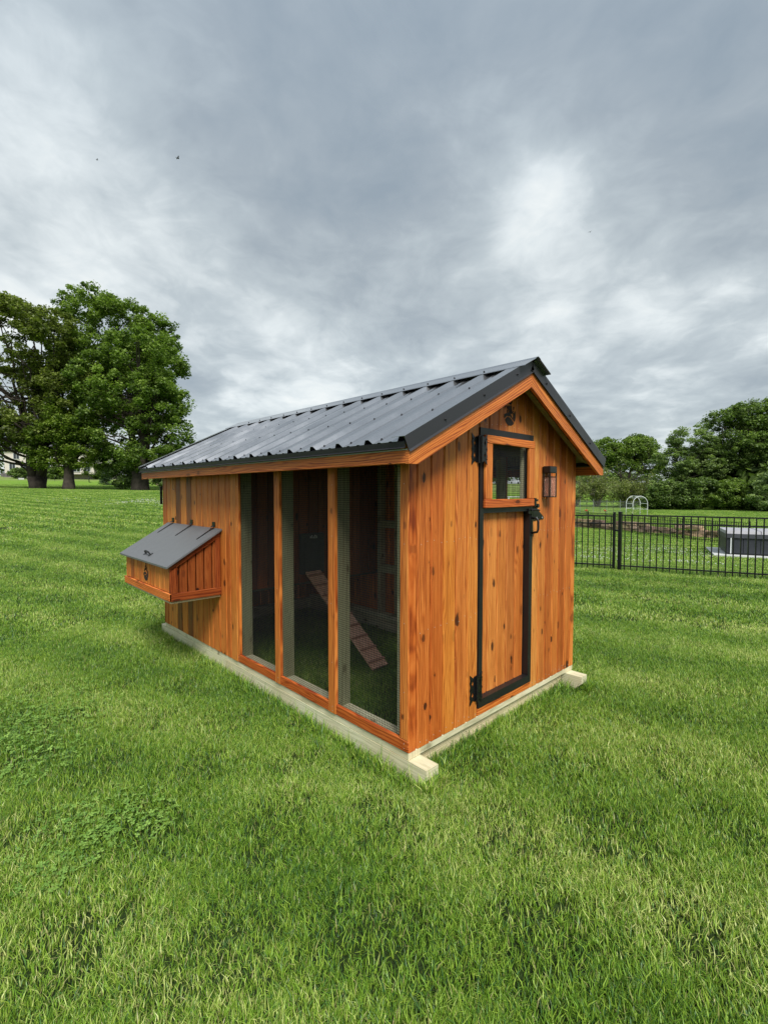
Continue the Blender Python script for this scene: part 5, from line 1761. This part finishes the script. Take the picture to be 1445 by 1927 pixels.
# ------------------------------------------------------------------ clover
def clover_material():
    mt, t, bs = new_mat('clover_leaves')
    rnd = t.add('ShaderNodeAttribute', attribute_name='rnd').outputs['Fac']
    col = t.ramp(rnd, [(0.0, (0.12, 0.26, 0.035)), (1.0, (0.29, 0.46, 0.085))])
    t.l.new(col, bs.inputs['Base Color']); bs.inputs['Roughness'].default_value = .6
    tr = t.add('ShaderNodeBsdfTranslucent'); t.l.new(col, tr.inputs[0])
    mx = t.add('ShaderNodeMixShader', ins={0: .25}); t.l.new(bs.outputs[0], mx.inputs[1]); t.l.new(tr.outputs[0], mx.inputs[2])
    t.l.new(mx.outputs[0], t.n['Material Output'].inputs['Surface'])
    return mt


def clover(name, label, spots, seed):
    """spots: (x, y, radius, count); three leaflets on each stalk"""
    r = np.random.default_rng(seed)
    Vs = []; F = []; R = []
    k = 0
    for (cx, cy, rad, n) in spots:
        for i in range(int(n * .85)):
            a = r.uniform(0, 6.28); q = rad * 1.6 * r.random() ** .8
            x = cx + math.cos(a) * q * 1.4; y = cy + math.sin(a) * q
            z = hgt(x, y) + r.uniform(.018, .042)
            s_ = r.uniform(.0035, .0075); th = r.uniform(0, 6.28); rn = r.random()
            tilt = r.normal(0, .25, 2)
            for j in range(3):
                t0 = th + j * 2.094
                ring = []
                for (u, v) in ((0, 0), (.7, -.6), (1.45, -.75), (1.85, -.25), (1.7, 0), (1.85, .25), (1.45, .75), (.7, .6)):
                    px_ = s_ * (u * math.cos(t0) - v * math.sin(t0)); py_ = s_ * (u * math.sin(t0) + v * math.cos(t0))
                    ring.append((x + px_, y + py_, z + px_ * tilt[0] + py_ * tilt[1] + .15 * s_ * abs(v)))
                Vs += ring; F.append(tuple(range(k, k + 8))); k += 8; R += [rn] * 8
    me = bpy.data.meshes.new(name); me.from_pydata(Vs, [], F)
    at = me.attributes.new('rnd', 'FLOAT', 'POINT'); at.data.foreach_set('value', np.array(R, np.float32))
    me.materials.append(CLM)
    o = bpy.data.objects.new(name, me); COL.objects.link(o)
    tag(o, label, 'clover', kind='stuff')
CLM = clover_material()
def gpt(px, py):
    d = pdir(px, py); t_ = -CAM[2] / d[2]; p = CAM + d * t_; return float(p[0]), float(p[1])
sp = []
for px_, py_, rad, n in ((150, 1545, .10, 90), (200, 1575, .13, 170), (110, 1620, .10, 110), (250, 1540, .10, 90), (300, 1555, .06, 40), (120, 1650, .07, 60), (180, 1530, .10, 70),
                         (20, 1400, .22, 420), (60, 1370, .20, 260), (15, 1460, .15, 220), (120, 1340, .16, 160), (40, 1330, .22, 280), (90, 1430, .12, 70)):
    sp.append((*gpt(px_, py_), rad, n))
clover('clover', 'patches of round-leaved clover in the lawn at lower left', sp, 3)


M['petal'] = flat_mat('clover_petals', (0.52, 0.56, 0.44), 0.8, 0, 0.1)
def daisies(name, label, boxes, seed):
    """white clover heads: little balls above the grass"""
    r = np.random.default_rng(seed)
    P = []
    for (la0, la1, de0, de1, n) in boxes:
        for i in range(n):
            la = r.uniform(la0, la1); de = r.uniform(de0, de1)
            if math.sin(la * 1.7) + math.sin(de * 1.3) + r.normal(0, .7) < -.2: continue
            x, y = site(la, de); P.append((x, y, hgt(x, y) + r.uniform(.05, .085), r.uniform(.006, .013) * (1 + de / 50)))
    bm = bmesh.new(); bmesh.ops.create_icosphere(bm, subdivisions=1, radius=1.0)
    bv = np.array([v.co[:] for v in bm.verts]); bf = np.array([[v.index for v in f.verts] for f in bm.faces]); bm.free()
    P = np.array(P)
    V = (P[:, None, :3] + bv[None] * P[:, None, 3:4]).reshape(-1, 3)
    T = (np.arange(len(P))[:, None, None] * len(bv) + bf[None]).reshape(-1, 3)
    me = raw_mesh(name, V, None, T, M['petal'])
    o = bpy.data.objects.new(name, me); COL.objects.link(o); tag(o, label, 'clover flowers', kind='stuff')
daisies('clover_flowers', 'white clover flowers scattered over the far lawn left of the coop', [(-13.5, -7.6, 22.5, 28, 1500), (-18, -12, 24, 28, 100)], 4)
daisies('clover_flowers', 'white clover flowers in the grass beyond the picket fence', [(4.8, 8.0, 10.6, 12.5, 160), (9, 13, 17, 21, 520), (8, 13, 20, 25, 260), (5, 8, 13, 18, 150)], 6)


def edge_grass():
    """longer uncut blades along the skids and fence line"""
    r = np.random.default_rng(8)
    V, q, t3, rnd, h = blades(9000, 1.0, .055, .095, .0042, 99, .4)
    V = V.reshape(-1, 5, 3); b = V[:, :1, :].copy(); b[..., 2] = 0
    V = V - b
    n = len(V)
    P = np.zeros((n, 3))
    for i in range(n):
        k = r.random()
        if k < .36: x, y = -.012 - abs(r.normal(0, .03)), r.uniform(-.14, L + .12)
        elif k < .56: x, y = r.uniform(.1, 1.70), .026 - abs(r.normal(0, .05))
        elif k < .64: x, y = r.uniform(-.03, .12), -.125 - abs(r.normal(0, .025))
        elif k < .68: x, y = r.uniform(1.70, 1.84), -.13 - abs(r.normal(0, .02))
        elif k < .72: x, y = 1.815 + abs(r.normal(0, .02)), r.uniform(-.12, L)
        else:
            s_ = r.uniform(-2.4, 6.0); p = PG + FD * s_ + FN * r.normal(0, .05); x, y = p
        P[i] = (x, y, hgt(x, y))
    V = (V * np.where(r.random((n, 1, 1)) < .5, .85, 1.1) + P[:, None, :]).reshape(-1, 3)
    me = raw_mesh('edge_grass', V, q, t3, GM, {'rnd': rnd, 'h': h}, smooth=True)
    o = bpy.data.objects.new('edge_grass', me); COL.objects.link(o)
    tag(o, 'longer uncut grass along the coop skids and under the fence', 'grass', kind='stuff')
edge_grass()
